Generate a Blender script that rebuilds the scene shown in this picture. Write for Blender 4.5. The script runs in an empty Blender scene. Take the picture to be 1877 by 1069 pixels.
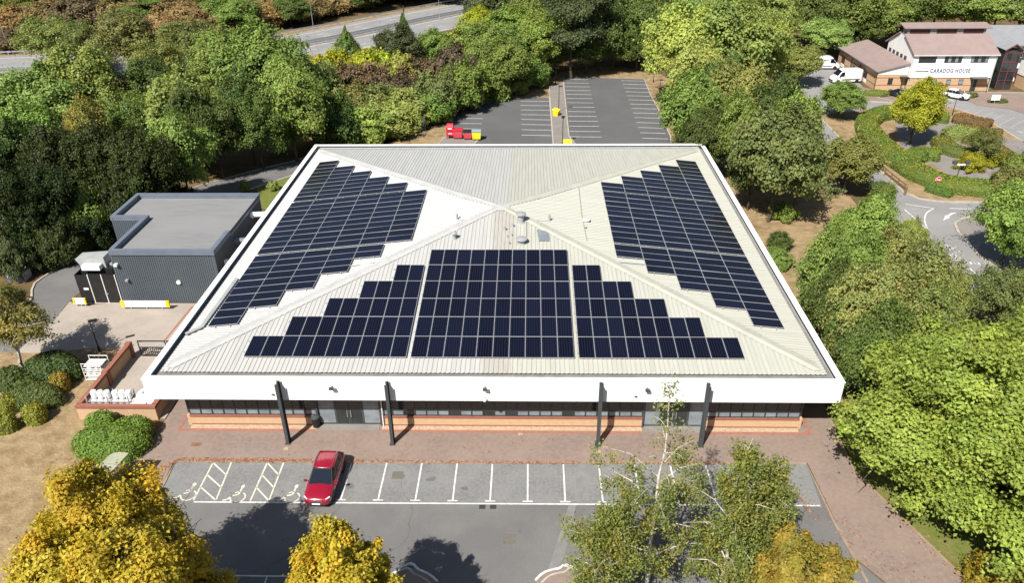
import bpy, math, random
import numpy as np
from mathutils import Vector, Matrix
R=math.radians; rnd=random.Random(7); PI=math.pi
S=bpy.context.scene; COL=S.collection
# ---------- camera, sky, sun, exposure ----------
cam=bpy.data.cameras.new('camera'); co=bpy.data.objects.new('camera',cam); COL.objects.link(co); S.camera=co
cam.sensor_width=36; cam.lens=36*1397.88/1877; cam.clip_start=.5; cam.clip_end=3000
p_,y_,r_=0.5219,-0.0274,-0.0115
co.location=(2.7573,-66.0974,36.3149)
fw=Vector((math.sin(y_)*math.cos(p_),math.cos(y_)*math.cos(p_),-math.sin(p_)))
rt=Vector((math.cos(y_),-math.sin(y_),0)); up=rt.cross(fw)
r2=rt*math.cos(r_)+up*math.sin(r_); u2=-rt*math.sin(r_)+up*math.cos(r_)
co.rotation_euler=Matrix((r2,u2,-fw)).transposed().to_euler()
SUN_EL,SUN_AZ=R(49),R(60)          # shadows run towards 60 deg from +x
sd=Vector((math.cos(SUN_EL)*math.cos(SUN_AZ),math.cos(SUN_EL)*math.sin(SUN_AZ),-math.sin(SUN_EL)))
sl=bpy.data.lights.new('sun','SUN'); sl.energy=5; sl.angle=R(.53); sl.color=(1,.955,.88)
so=bpy.data.objects.new('sun',sl); COL.objects.link(so); so.rotation_euler=sd.to_track_quat('-Z','Y').to_euler(); so.location=(-40,-60,80)
W=bpy.data.worlds.new('World'); S.world=W; W.use_nodes=True
nt=W.node_tree; bg=nt.nodes['Background']; sky=nt.nodes.new('ShaderNodeTexSky'); sky.sky_type='NISHITA'; sky.sun_disc=False
sky.sun_elevation=SUN_EL; sky.sun_rotation=math.atan2(-sd.x,-sd.y)
bg.inputs[1].default_value=.055; nt.links.new(sky.outputs[0],bg.inputs[0])
S.view_settings.view_transform='Standard'; S.view_settings.look='None'; S.view_settings.exposure=.75; S.view_settings.gamma=1
try: S.view_settings.use_curve_mapping=False
except Exception: pass
S.cycles.max_bounces=6; S.cycles.transparent_max_bounces=8

# ---------- materials ----------
M={}
def nd(t,k,**kw):
    n=t.nodes.new(k)
    for a,b in kw.items(): setattr(n,a,b)
    return n
def mat(name,c,rough=.7,c2=None,sc=1.5,amt=1.,c3=None,sc3=12,amt3=.35,spec=.3,metal=0,bump=0,bsc=30,stretch=None,coat=0):
    m=bpy.data.materials.new(name); m.use_nodes=True; t=m.node_tree; b=t.nodes['Principled BSDF']
    b.inputs['Roughness'].default_value=rough; b.inputs['Specular IOR Level'].default_value=spec; b.inputs['Metallic'].default_value=metal
    b.inputs['Coat Weight'].default_value=coat; b.inputs['Coat Roughness'].default_value=.06
    b.inputs['Base Color'].default_value=(*c,1)
    if c2 or c3 or bump:
        tc=nd(t,'ShaderNodeTexCoord'); src=tc.outputs['Object']
        if stretch:
            mp=nd(t,'ShaderNodeMapping'); mp.inputs['Scale'].default_value=stretch; t.links.new(src,mp.inputs['Vector']); src=mp.outputs['Vector']
    out=None
    def layer(prev,col,scale,am,lo=.4,hi=.62,det=6):
        n=nd(t,'ShaderNodeTexNoise'); n.inputs['Scale'].default_value=scale; n.inputs['Detail'].default_value=det; n.inputs['Roughness'].default_value=.62
        t.links.new(src,n.inputs['Vector'])
        rp=nd(t,'ShaderNodeMapRange'); rp.inputs['From Min'].default_value=lo; rp.inputs['From Max'].default_value=hi; rp.inputs['To Max'].default_value=am
        t.links.new(n.outputs[0],rp.inputs[0])
        x=nd(t,'ShaderNodeMix',data_type='RGBA'); t.links.new(rp.outputs[0],x.inputs[0])
        if prev is None: x.inputs[6].default_value=(*c,1)
        else: t.links.new(prev,x.inputs[6])
        x.inputs[7].default_value=(*col,1); return x.outputs[2]
    if c2: out=layer(out,c2,sc,amt)
    if c3: out=layer(out,c3,sc3,amt3)
    if out: t.links.new(out,b.inputs['Base Color'])
    if bump:
        n=nd(t,'ShaderNodeTexNoise'); n.inputs['Scale'].default_value=bsc; n.inputs['Detail'].default_value=4; t.links.new(src,n.inputs['Vector'])
        bp=nd(t,'ShaderNodeBump'); bp.inputs['Strength'].default_value=bump; bp.inputs['Distance'].default_value=.08
        t.links.new(n.outputs[0],bp.inputs['Height']); t.links.new(bp.outputs[0],b.inputs['Normal'])
    M[name]=m; return m
mat('dry_grass',(.255,.178,.10),.95,(.17,.118,.06),.3,.9,(.34,.26,.15),1.1,.65,.05,bump=.9,bsc=5)
mat('ground_soil',(.12,.075,.042),.95,(.20,.125,.07),.12,.9,(.075,.075,.03),.5,.7,.05,bump=.8,bsc=4)
mat('green_grass',(.12,.15,.035),.95,(.20,.16,.07),1.1,.8,(.09,.13,.02),4,.6,.05,bump=.8,bsc=12)
mat('asphalt',(.14,.137,.135),.9,(.18,.173,.167),.22,.9,(.085,.084,.083),18,.5,.25,bump=.25,bsc=60)
mat('asphalt_bay',(.178,.178,.174),.9,(.135,.135,.135),.55,.9,(.225,.225,.22),5,.6,.25,bump=.25,bsc=60)
mat('asphalt_dark',(.098,.098,.10),.9,(.118,.118,.118),.13,.9,(.07,.07,.07),15,.4,.25,bump=.25,bsc=60)
mat('asphalt_pale',(.235,.23,.225),.9,(.19,.187,.185),.2,.9,(.27,.265,.26),6,.4,.25,bump=.2,bsc=50)
mat('patch',(.20,.197,.19),.9,(.15,.15,.15),1,.8,None,spec=.2)
mat('brown_paving',(.225,.167,.138),.9,(.18,.14,.12),.35,.9,(.265,.205,.172),3.5,.5,.2,bump=.2,bsc=40)
mat('red_paving',(.30,.13,.095),.9,(.22,.10,.075),2,.7,(.33,.17,.13),10,.4,.2)
mat('pink_concrete',(.335,.288,.245),.9,(.27,.235,.2),.4,.9,(.37,.325,.28),5,.4,.2)
mat('path_grey',(.21,.19,.175),.9,(.17,.155,.145),.6,.8,(.24,.22,.2),8,.4,.2)
mat('pebbles',(.42,.31,.20),.95,(.26,.18,.12),6,.9,(.5,.42,.32),14,.6,.1,bump=1,bsc=14)
mat('kerb',(.40,.36,.31),.9,(.3,.26,.22),1.5,.8,spec=.2)
mat('kerb_brown',(.24,.17,.12),.9,(.3,.24,.18),1.5,.8,spec=.2)
mat('white_line',(.74,.74,.71),.8,(.42,.42,.41),2.2,.7,(.34,.34,.33),26,.6,.2)
mat('worn_line',(.42,.42,.40),.8,(.26,.26,.25),2.5,.9,(.2,.2,.2),12,.5,.2)
mat('cream_line',(.62,.58,.46),.8,(.36,.35,.31),2.2,.6,spec=.2)
mat('roof_sheet',(.40,.40,.382),.55,(.35,.35,.332),.45,.9,(.425,.425,.405),1.2,.6,.35,stretch=(4,.25,1))
mat('roof_warm',(.395,.394,.342),.55,(.35,.348,.302),.5,.9,(.42,.418,.366),1.2,.6,.35,stretch=(4,.25,1))
mat('roof_pale',(.41,.41,.395),.5,(.35,.35,.335),.5,.9,(.43,.43,.415),1.2,.6,.35,stretch=(4,.25,1))
mat('roof_stain',(.35,.34,.305),.7,(.28,.245,.19),1.6,.5,(.38,.37,.34),2,.6,.3,stretch=(5,.4,1))
mat('hip_metal',(.42,.42,.405),.5,(.35,.35,.335),.8,.8,(.45,.45,.44),3,.5,.35)
mat('hip_warm',(.41,.405,.34),.5,(.34,.335,.285),.8,.8,(.44,.43,.37),3,.5,.35)
mat('white_clad',(.80,.80,.79),.45,(.62,.615,.59),1.2,.5,(.72,.72,.70),3,.5,spec=.4,stretch=(2.5,2.5,.12))
mat('coping_cream',(.55,.545,.50),.5,(.45,.445,.41),.8,.7,spec=.4)
mat('gutter',(.17,.168,.16),.6,(.24,.235,.225),1,.7,spec=.3)
mat('dark_steel',(.045,.052,.055),.45,(.06,.066,.07),2,.6,spec=.5)
mat('black_metal',(.012,.012,.013),.5,(.02,.02,.02),2,.6,spec=.4)
mat('frame_dark',(.03,.034,.036),.4,spec=.5)
mat('glass',(.018,.024,.026),.06,(.035,.042,.044),.8,.6,spec=.7)
mat('glass_pale',(.22,.25,.27),.1,(.12,.14,.16),.9,.7,spec=.6)
mat('buff_brick',(.47,.315,.19),.9,(.40,.26,.155),2.5,.7,(.52,.36,.225),14,.5,.2)
mat('red_brick',(.26,.10,.07),.9,(.2,.085,.06),3,.7,(.31,.14,.1),12,.4,.2)
mat('grey_clad',(.070,.085,.10),.5,(.082,.097,.112),.5,.8,spec=.4)
mat('grey_coping',(.13,.155,.19),.45,(.11,.13,.16),1,.7,spec=.4)
mat('grey_membrane',(.205,.205,.208),.85,(.17,.17,.172),.3,.9,(.225,.225,.225),1.2,.6,.2,stretch=(.5,2.2,1))
mat('duct_grey',(.32,.335,.33),.45,(.26,.27,.27),1.2,.8,spec=.4)
mat('white_paint',(.78,.78,.77),.45,(.68,.68,.67),2,.6,spec=.4)
mat('off_white',(.62,.61,.58),.55,(.52,.51,.48),3,.7,spec=.4)
mat('galv',(.42,.44,.46),.4,(.34,.36,.38),3,.7,spec=.5,metal=.4)
mat('pv_cell',(.0045,.005,.013),.2,None,spec=.24)
mat('pv_frame',(.46,.47,.48),.35,spec=.5,metal=.3)
mat('pv_frame_dark',(.02,.02,.025),.35,spec=.5)
mat('car_red',(.235,.004,.018),.25,None,spec=.5,coat=1)
mat('car_white',(.72,.72,.72),.3,None,spec=.5,coat=.8)
mat('car_navy',(.01,.014,.03),.25,None,spec=.5,coat=1)
mat('tyre',(.012,.012,.012),.85)
mat('rim',(.38,.38,.4),.3,spec=.5,metal=.7)
mat('chrome',(.6,.6,.62),.15,spec=.5,metal=1)
mat('plastic_black',(.015,.015,.016),.55)
mat('lamp_clear',(.6,.62,.65),.1,spec=.6)
mat('lamp_red',(.35,.01,.01),.2,spec=.6)
mat('bin_red',(.46,.012,.035),.45,(.40,.02,.04),2,.6,spec=.4)
mat('bin_pink',(.52,.07,.09),.5,(.45,.05,.07),3,.7,spec=.4)
mat('bin_yellow',(.80,.68,.03),.45,(.72,.6,.03),2,.6,spec=.4)
mat('grit_yellow',(.78,.55,.01),.5,(.7,.48,.01),2,.6,spec=.4)
mat('bin_lid_grey',(.20,.24,.28),.5,spec=.4)
mat('sign_grey',(.07,.09,.11),.4,(.09,.11,.13),2,.6)
mat('sign_red',(.5,.01,.02),.4); mat('sign_white',(.8,.8,.8),.4); mat('sign_blue',(.06,.09,.17),.4)
mat('pink_roof',(.255,.192,.177),.8,(.215,.163,.152),.7,.8,(.285,.22,.205),6,.4,.2)
mat('pink_roof_dark',(.16,.10,.095),.8,(.2,.13,.12),1,.7)
mat('slate_grey',(.24,.245,.255),.7,(.2,.205,.21),1,.7)
mat('maroon',(.05,.02,.019),.5)
mat('red_frame',(.20,.05,.035),.5)
mat('timber',(.20,.12,.07),.9,(.13,.08,.05),4,.7)
mat('bark',(.085,.065,.05),.95,(.05,.04,.03),3,.8,stretch=(1,1,.3)); mat('bark_pale',(.55,.50,.44),.85,(.2,.17,.14),2.5,.7,stretch=(1,1,.6))
mat('bark_ash',(.3,.27,.23),.9,(.16,.14,.11),2,.8,stretch=(1,1,.4))
mat('canopy',(.34,.34,.25),.35,(.28,.29,.2),1,.6,spec=.5)
mat('rust',(.17,.08,.045),.9,(.24,.15,.1),4,.7)
mat('drain',(.07,.06,.05),.85,(.11,.095,.08),6,.7)
mat('manhole',(.12,.105,.09),.9,(.15,.135,.12),3,.7)
mat('stain',(.11,.108,.106),.8,(.14,.138,.135),3,.9,spec=.3)
mat('car_glass',(.008,.012,.022),.08,spec=.4)
mat('tray_blue',(.05,.11,.3),.5)
def leafmat(name,trans=.35):
    m=bpy.data.materials.new(name); m.use_nodes=True; t=m.node_tree; b=t.nodes['Principled BSDF']; o=t.nodes['Material Output']
    oi=nd(t,'ShaderNodeObjectInfo'); at=nd(t,'ShaderNodeAttribute',attribute_name='hue'); av=nd(t,'ShaderNodeAttribute',attribute_name='val')
    # hue: 0..1 shifts between the base tint and a yellower / browner one, val: leaf brightness of its own
    h2=nd(t,'ShaderNodeMix',data_type='RGBA',blend_type='MULTIPLY'); h2.inputs[0].default_value=1; t.links.new(oi.outputs['Color'],h2.inputs[6]); h2.inputs[7].default_value=(1.75,1.12,.85,1)
    mx=nd(t,'ShaderNodeMix',data_type='RGBA'); t.links.new(oi.outputs['Color'],mx.inputs[6]); t.links.new(h2.outputs[2],mx.inputs[7])
    mm=nd(t,'ShaderNodeMath',operation='MULTIPLY'); t.links.new(at.outputs['Fac'],mm.inputs[0]); t.links.new(oi.outputs['Alpha'],mm.inputs[1]); t.links.new(mm.outputs[0],mx.inputs[0])
    sc=nd(t,'ShaderNodeMix',data_type='RGBA',blend_type='MULTIPLY'); sc.inputs[0].default_value=1; t.links.new(mx.outputs[2],sc.inputs[6])
    cb=nd(t,'ShaderNodeCombineColor'); 
    for i in range(3): t.links.new(av.outputs['Fac'],cb.inputs[i])
    t.links.new(cb.outputs[0],sc.inputs[7])
    t.links.new(sc.outputs[2],b.inputs['Base Color']); b.inputs['Roughness'].default_value=.5; b.inputs['Specular IOR Level'].default_value=.28
    tr=nd(t,'ShaderNodeBsdfTranslucent'); t.links.new(sc.outputs[2],tr.inputs[0])
    ms=nd(t,'ShaderNodeMixShader'); ms.inputs[0].default_value=trans; t.links.new(b.outputs[0],ms.inputs[1]); t.links.new(tr.outputs[0],ms.inputs[2]); t.links.new(ms.outputs[0],o.inputs['Surface'])
    M[name]=m
leafmat('leaf',.42); leafmat('hedge_leaf',.2)
def objcol(name,rough=.9):
    m=bpy.data.materials.new(name); m.use_nodes=True; t=m.node_tree; b=t.nodes['Principled BSDF']; oi=nd(t,'ShaderNodeObjectInfo'); t.links.new(oi.outputs['Color'],b.inputs['Base Color']); b.inputs['Roughness'].default_value=rough; M[name]=m
objcol('hedge_core')
# cell pattern of a solar panel: faint busbar lines between the cell columns
def pvmat():
    t=M['pv_cell'].node_tree; b=t.nodes['Principled BSDF']; tc=nd(t,'ShaderNodeTexCoord'); sp=nd(t,'ShaderNodeSeparateXYZ'); t.links.new(tc.outputs['Object'],sp.inputs[0])
    a=nd(t,'ShaderNodeMath',operation='MULTIPLY'); a.inputs[1].default_value=6/1.1; t.links.new(sp.outputs[0],a.inputs[0])
    f=nd(t,'ShaderNodeMath',operation='FRACT'); t.links.new(a.outputs[0],f.inputs[0])
    d=nd(t,'ShaderNodeMath',operation='COMPARE'); d.inputs[1].default_value=.5; d.inputs[2].default_value=.16; t.links.new(f.outputs[0],d.inputs[0])
    oi=nd(t,'ShaderNodeObjectInfo')
    x0=nd(t,'ShaderNodeMix',data_type='RGBA'); t.links.new(oi.outputs['Random'],x0.inputs[0]); x0.inputs[6].default_value=(.0026,.003,.008,1); x0.inputs[7].default_value=(.0055,.007,.019,1)
    x=nd(t,'ShaderNodeMix',data_type='RGBA'); t.links.new(d.outputs[0],x.inputs[0]); t.links.new(x0.outputs[2],x.inputs[6]); x.inputs[7].default_value=(.0105,.0115,.022,1)
    t.links.new(x.outputs[2],b.inputs['Base Color'])
pvmat()

# ---------- mesh helpers ----------
class MB:
    def __init__(s): s.v=[]; s.f=[]; s.m=[]
    def add(s,vs,fs,m=0):
        n=len(s.v); s.v+=[tuple(v) for v in vs]; s.f+=[tuple(i+n for i in f) for f in fs]; s.m+=[m]*len(fs); return s
    def box(s,x0,x1,y0,y1,z0,z1,m=0):
        return s.add([(x0,y0,z0),(x1,y0,z0),(x1,y1,z0),(x0,y1,z0),(x0,y0,z1),(x1,y0,z1),(x1,y1,z1),(x0,y1,z1)],[(0,3,2,1),(4,5,6,7),(0,1,5,4),(1,2,6,5),(2,3,7,6),(3,0,4,7)],m)
    def cbox(s,c,d,m=0): return s.box(c[0]-d[0]/2,c[0]+d[0]/2,c[1]-d[1]/2,c[1]+d[1]/2,c[2]-d[2]/2,c[2]+d[2]/2,m)
    def quad(s,a,b,c,d,m=0): return s.add([a,b,c,d],[(0,1,2,3)],m)
    def prism(s,poly,z0,z1,m=0,mt=None):
        n=len(poly); A=sum(poly[i][0]*poly[(i+1)%n][1]-poly[(i+1)%n][0]*poly[i][1] for i in range(n))
        if A<0: poly=poly[::-1]
        vs=[(x,y,z0) for x,y in poly]+[(x,y,z1) for x,y in poly]
        s.add(vs,[(i,(i+1)%n,n+(i+1)%n,n+i) for i in range(n)],m); k=len(s.v)-2*n
        s.f+=[tuple(k+n+i for i in range(n))]; s.m+=[m if mt is None else mt]; return s
    def sheet(s,poly,z,m=0):
        n=len(poly); A=sum(poly[i][0]*poly[(i+1)%n][1]-poly[(i+1)%n][0]*poly[i][1] for i in range(n))
        if A<0: poly=poly[::-1]
        return s.add([(x,y,z) for x,y in poly],[tuple(range(n))],m)
    def line(s,a,b,w,z,m=0):
        d=Vector((b[0]-a[0],b[1]-a[1])); 
        if d.length<1e-6: return s
        n=Vector((-d.y,d.x)).normalized()*w/2
        return s.quad((a[0]-n.x,a[1]-n.y,z),(b[0]-n.x,b[1]-n.y,z),(b[0]+n.x,b[1]+n.y,z),(a[0]+n.x,a[1]+n.y,z),m)
    def path(s,pts,w,z0,z1,m=0,closed=False):
        # a strip with a top and sides following a polyline
        n=len(pts); L=[];Q=[]
        for i,p in enumerate(pts):
            a=pts[i-1] if (i>0 or closed) else p; b=pts[(i+1)%n] if (i<n-1 or closed) else p
            d=Vector((b[0]-a[0],b[1]-a[1])); d=d.normalized() if d.length>0 else Vector((1,0)); nn=Vector((-d.y,d.x))*w/2
            L.append((p[0]+nn.x,p[1]+nn.y)); Q.append((p[0]-nn.x,p[1]-nn.y))
        for i in range(n if closed else n-1):
            j=(i+1)%n; a,b,c,d=Q[i],Q[j],L[j],L[i]
            if z1-z0<1e-6: s.quad((*a,z1),(*b,z1),(*c,z1),(*d,z1),m)
            else: s.add([(*a,z0),(*b,z0),(*c,z0),(*d,z0),(*a,z1),(*b,z1),(*c,z1),(*d,z1)],[(4,5,6,7),(0,1,5,4),(2,3,7,6),(1,2,6,5),(3,0,4,7)],m)
        return s
    def tube(s,p0,p1,r0,r1=None,n=8,m=0,cap=True):
        r1=r0 if r1 is None else r1; p0=Vector(p0);p1=Vector(p1); d=(p1-p0).normalized(); a=d.orthogonal().normalized(); b=d.cross(a)
        vs=[p+(a*math.cos(2*PI*i/n)+b*math.sin(2*PI*i/n))*r for p,r in ((p0,r0),(p1,r1)) for i in range(n)]
        fs=[(i,(i+1)%n,n+(i+1)%n,n+i) for i in range(n)]
        if cap: fs+=[tuple(range(n))[::-1],tuple(range(n,2*n))]
        return s.add(vs,fs,m)
    def lathe(s,prof,c=(0,0,0),n=14,m=0):
        k=len(prof); vs=[(c[0]+r*math.cos(2*PI*i/n),c[1]+r*math.sin(2*PI*i/n),c[2]+z) for r,z in prof for i in range(n)]
        fs=[(j*n+i,j*n+(i+1)%n,(j+1)*n+(i+1)%n,(j+1)*n+i) for j in range(k-1) for i in range(n)]+[tuple(range(n))[::-1],tuple((k-1)*n+i for i in range(n))]
        return s.add(vs,fs,m)
    def build(s,name,mats,parent=None,world=False,smooth=False,loc=None):
        me=bpy.data.meshes.new(name)
        off=Vector((0,0,0))
        if parent is not None and world: off=Vector(parent.location)+(Vector(parent.parent.location) if parent.parent else Vector((0,0,0)))
        me.from_pydata([(v[0]-off[0],v[1]-off[1],v[2]-off[2]) for v in s.v],[],s.f)
        for k in ([mats] if isinstance(mats,str) else mats): me.materials.append(M[k])
        me.polygons.foreach_set('material_index',s.m); me.update()
        if smooth: me.polygons.foreach_set('use_smooth',[True]*len(s.f))
        o=bpy.data.objects.new(name,me); COL.objects.link(o)
        if parent is not None: o.parent=parent
        if loc: o.location=loc
        return o
def tag(o,label=None,cat=None,group=None,kind=None):
    if label: o['label']=label
    if cat: o['category']=cat
    if group: o['group']=group
    if kind: o['kind']=kind
    return o
def thing(name,loc,label,cat,group=None,rz=0):
    o=bpy.data.objects.new(name,None); COL.objects.link(o); o.location=loc; o.rotation_euler=(0,0,rz); o.empty_display_size=.3
    return tag(o,label,cat,group)
def inst(o,name,parent,loc=(0,0,0),rot=(0,0,0),scale=(1,1,1)):
    c=o.copy(); c.name=name; COL.objects.link(c); c.parent=parent; c.location=loc; c.rotation_euler=rot; c.scale=scale; return c
def copy_tree(o,parent=None):
    c=o.copy(); COL.objects.link(c)
    if parent is not None: c.parent=parent
    for ch in list(o.children): copy_tree(ch,c)
    return c
def struct(name,mb,mats,parent=None):
    o=mb.build(name,mats,parent)
    if parent is None: o['kind']='structure'
    return o
def bevel(o,w=.03,seg=2):
    b=o.modifiers.new('bevel','BEVEL'); b.width=w; b.segments=seg; b.limit_method='ANGLE'; b.angle_limit=R(35); return o
def lerp(a,b,t): return tuple(a[i]+(b[i]-a[i])*t for i in range(len(a)))
def smooth_path(pts,k=6,closed=False):
    n=len(pts); out=[]
    for i in range(n if closed else n-1):
        g=lambda j: Vector(pts[j%n] if closed else pts[max(0,min(n-1,j))])
        a,b,c,d=g(i-1),g(i),g(i+1),g(i+2)
        for q in range(k):
            t=q/k; out.append(tuple(.5*((2*b)+(c-a)*t+(2*a-5*b+4*c-d)*t*t+(3*b-a-3*c+d)*t**3)))
    if not closed: out.append(tuple(pts[-1]))
    return out
# ---------- the ground ----------
m=MB(); n=24
m.quad((-900,-500,-.03),(900,-500,-.03),(900,1400,-.03),(-900,1400,-.03)); struct('ground',m,'ground_soil')
def sheet(name,poly,z,ma,kerb=None,kw=.16,kh=None):
    m=MB(); m.sheet(poly,z); o=struct(name,m,ma)
    if kerb: k=MB(); k.path(poly,kw,-.02,z+.012 if kh is None else kh,closed=True); k.build('kerb',kerb,o)
    return o
# dry lawns and verges
sheet('lawn',[(-60.58,-19.27),(-56.73,-13.13),(-39.31,-13.66),(-34.75,-12.98),(-31.23,-12.95),(-25.44,-19.99),(-25.35,-23.81),(-27.20,-29.07),(-27.43,-36.58),(-30,-60),(-120,-60)],.03,'dry_grass')
sheet('lawn',[(-22.50,34.96),(-19.23,42.68),(-14.73,50.58),(-9.99,49.42),(-8.56,45.66),(-8.01,40.15),(-9,38),(-24,36)],.02,'dry_grass')
sheet('lawn',[(-12,24.5),(-8.11,58.21),(-1.77,66.71),(4.47,71.30),(8.53,81.48),(17.42,85.61),(26.48,81.99),(29.59,69.80),(37,42),(37,25.2)],-.012,'dry_grass')
sheet('lawn',[(25.5,25),(26.69,31.48),(37.53,31.42),(41.81,33.50),(40.99,13.89),(34.64,4.43),(33.27,-12.50),(29.70,-17.08),(30,-20),(25.5,-22)],.02,'dry_grass')
sheet('lawn',[(-31.77,23.02),(-28.44,27.31),(-24.6,27),(-24.6,12),(-29.36,17.04)],.035,'green_grass')
sheet('lawn',[(23.6,-30),(25.2,-21),(32,-20),(50,-20),(50,-45),(30.5,-45),(26.52,-36.19)],.03,'green_grass')
# the front car park
cp=sheet('car_park',[(-21.75,-26.74),(-21.67,-28.65),(-21.50,-32.43),(-24.5,-38),(-24,-52),(30,-52),(25.2,-40),(21.79,-34.35),(21.60,-26.49)],.004,'asphalt')
m=MB(); m.sheet([(-21.75,-26.74),(-21.67,-28.65),(-21.52,-30.38),(21.37,-30.35),(21.60,-26.49)],.008); m.build('bay_surface','asphalt_bay',cp)
m=MB(); m.sheet([(5.28,-30.45),(5.74,-30.44),(4.81,-34.65),(4.06,-36.15),(3.68,-36.16)],.008); m.build('trench_patch','patch',cp)
m=MB(); m.sheet([(6.08,-26.60),(6.98,-26.60),(6.07,-30.15),(5.61,-30.16)],.012); m.build('trench_patch','patch',cp)
ya,yb=-26.72,-30.22
def line_part(a,b,w=.11,ma='white_line',z=.016,name='bay_line',parent=None):
    mm=MB(); mm.line(a,b,w,z); return mm.build(name,ma,parent or cp)
for k in range(0,13):
    x=-9.5+2.425*k
    line_part((x,ya),(x,yb),.105); line_part((x-.33,yb+.02),(x+.33,yb+.02),.1,z=.02,name='bay_tick')
line_part((-19.03,-30.50),(21.27,-30.35),.11)
line_part((-15.20,-36.26),(-10.24,-36.27),.1)
for k in range(3): line_part(lerp((-14.71,-36.29),(-10.24,-36.27),k/2.),(lerp((-14.71,-36.29),(-10.24,-36.27),k/2.)[0]+.1,-42.5),.1)
A,B,C,D=((-19.10,-26.82),(-19.09,-30.35)),((-17.84,-26.81),(-17.63,-30.34)),((-15.34,-26.78),(-15.37,-30.36)),((-14.21,-26.77),(-14.16,-30.34))
for l in (A,B,C,D): line_part(*l,.1,'cream_line')
for L,Q in ((A,B),(C,D)):
    for t in (0,.33,.66): line_part(lerp(*L,t),lerp(*Q,t+.34),.1,'cream_line',name='hatch_line')
def wheelchair(o,s=1.):
    m=MB(); P=lambda x,y:(o[0]+x*s,o[1]+y*s)
    seg=lambda pts,w:[m.line(P(*pts[i]),P(*pts[i+1]),w*s,.016) for i in range(len(pts)-1)]
    m.sheet([P(.28+.13*math.cos(a*PI/5),1.35+.2*math.sin(a*PI/5)) for a in range(10)],.017)
    seg([(.26,1.15),(.2,.55)],.13); seg([(.24,.85),(-.1,.72)],.09); seg([(.2,.55),(-.25,.42),(-.45,.05),(-.75,-.02)],.11)
    seg([(.25+.52*math.cos(a),.28+.5*math.sin(a)) for a in [R(60-d*22) for d in range(13)]],.1)
    m.build('wheelchair_symbol','cream_line',cp)
for q in ((-16.52,-30.32),(-12.96,-30.28),(-19.84,-30.17)): wheelchair(q,.92)
def slab(poly_c,dx,dy,ma,name,z=.018): 
    m=MB(); x,y=poly_c; m.box(x-dx/2,x+dx/2,y-dy/2,y+dy/2,z-.01,z)
    if name=='drain_grate':
        for i in range(4): m.box(x-dx*.42,x+dx*.42,y-dy/2+dy*(.1+.22*i),y-dy/2+dy*(.2+.22*i),z,z+.012,1)
    return m.build(name,[ma,'black_metal'],cp)
slab((-6.14,-27.90),.75,.72,'manhole','manhole_cover'); slab((1.53,-33.32),.75,.75,'manhole','manhole_cover')
slab((-0.28,-30.70),.42,.38,'drain','drain_grate'); slab((0.42,-30.69),.42,.38,'drain','drain_grate')
rc=random.Random(5)
for (x0,y0,ang0,L0) in ((-6,-34.5,.3,7),(3.5,-36,-1.2,5),(-10,-32,1.5,3),(12.5,-28.4,1.3,2.6),(-15,-36.5,.1,5)):
    pts=[(x0,y0)]; an=ang0
    for i in range(int(L0*2)): an+=rc.uniform(-.45,.45); pts.append((pts[-1][0]+.5*math.cos(an),pts[-1][1]+.5*math.sin(an)))
    m=MB()
    for p,q in zip(pts,pts[1:]): m.line(p,q,rc.uniform(.015,.03),.011)
    m.build('crack','drain',cp)
for i in range(26):
    x=-17+rc.uniform(0,35); y=rc.choice((-28.3,-28.6,-33,-35,-37.5))+rc.uniform(-.8,.8); r=rc.uniform(.12,.4); m=MB(); k=[rc.uniform(.6,1.2) for _ in range(14)]
    m.sheet([(x+r*k[j]*math.cos(j*PI/7),y+r*k[j]*.8*math.sin(j*PI/7)) for j in range(14)],.0105); m.build('oil_stain','stain',cp)
# brown block paving in front of and beside the building
pv=struct('pavement',MB().sheet([(-24.3,-14.2),(-24.3,-23),(-26.2,-27.0),(-27.13,-29.06),(-27.24,-35.79),(-25.5,-50),(-24.2,-50),(-24.3,-38),(-21.61,-32.34),(-21.75,-28.65),(-21.87,-26.64),(21.69,-26.43),(21.86,-34.35),(25.3,-40),(30.3,-52),(33,-52),(28.3,-38),(26.2,-32),(24.6,-27),(24.9,-22),(25.6,10),(22.5,10),(22.5,-22.4),(-22.5,-22.4),(-22.5,-14)],.05),'brown_paving')
k=MB(); k.path([(-21.50,-32.43),(-21.67,-28.65),(-21.75,-26.74),(21.60,-26.49),(21.68,-31.58),(22.03,-36.25)],.16,-.02,.062); k.build('kerb','kerb_brown',pv)
k=MB(); k.path([(24.75,-21.5),(24.55,-27.2),(26.3,-32.2),(28.4,-38.2),(32,-50)],.14,-.02,.10); k.build('kerb','kerb_brown',pv)
for x0,x1 in ((-22.9,-12.9),(-7.9,10.75),(15.55,22.9)):
    m=MB(); m.box(x0,x1,-23.55,-23.28,.03,.066); m.build('red_edging','red_paving',pv)
m=MB(); m.box(22.75,23.0,-23.28,-15,.03,.066); m.build('red_edging','red_paving',pv)
m=MB(); m.box(-23.0,-22.75,-23.28,-15,.03,.066); m.build('red_edging','red_paving',pv)
m=MB()
for k in range(5): m.box((-18.55,-24.04)[0]+.1*k,(-15.58,-24.01)[0]+.3*k,-24.75-.34*k,-24.70-.34*k,.048,.052)
m.build('pale_streak','path_grey',pv)
m=MB(); x,y=(-20.97,-25.00); m.box(x-.5,x+.5,y-.28,y+.28,.045,.058,0); m.box(x-.36,x+.36,y-.2,y+.2,.058,.064,1); m.build('manhole_cover',['brown_paving','rust'],pv)
for q in ((2.08,-23.65),(-14.44,-25.39),(7.55,-25.49)):
    m=MB(); m.box(q[0]-.16,q[0]+.16,q[1]-.16,q[1]+.16,.045,.06); m.build('access_cover','pebbles',pv)
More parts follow.
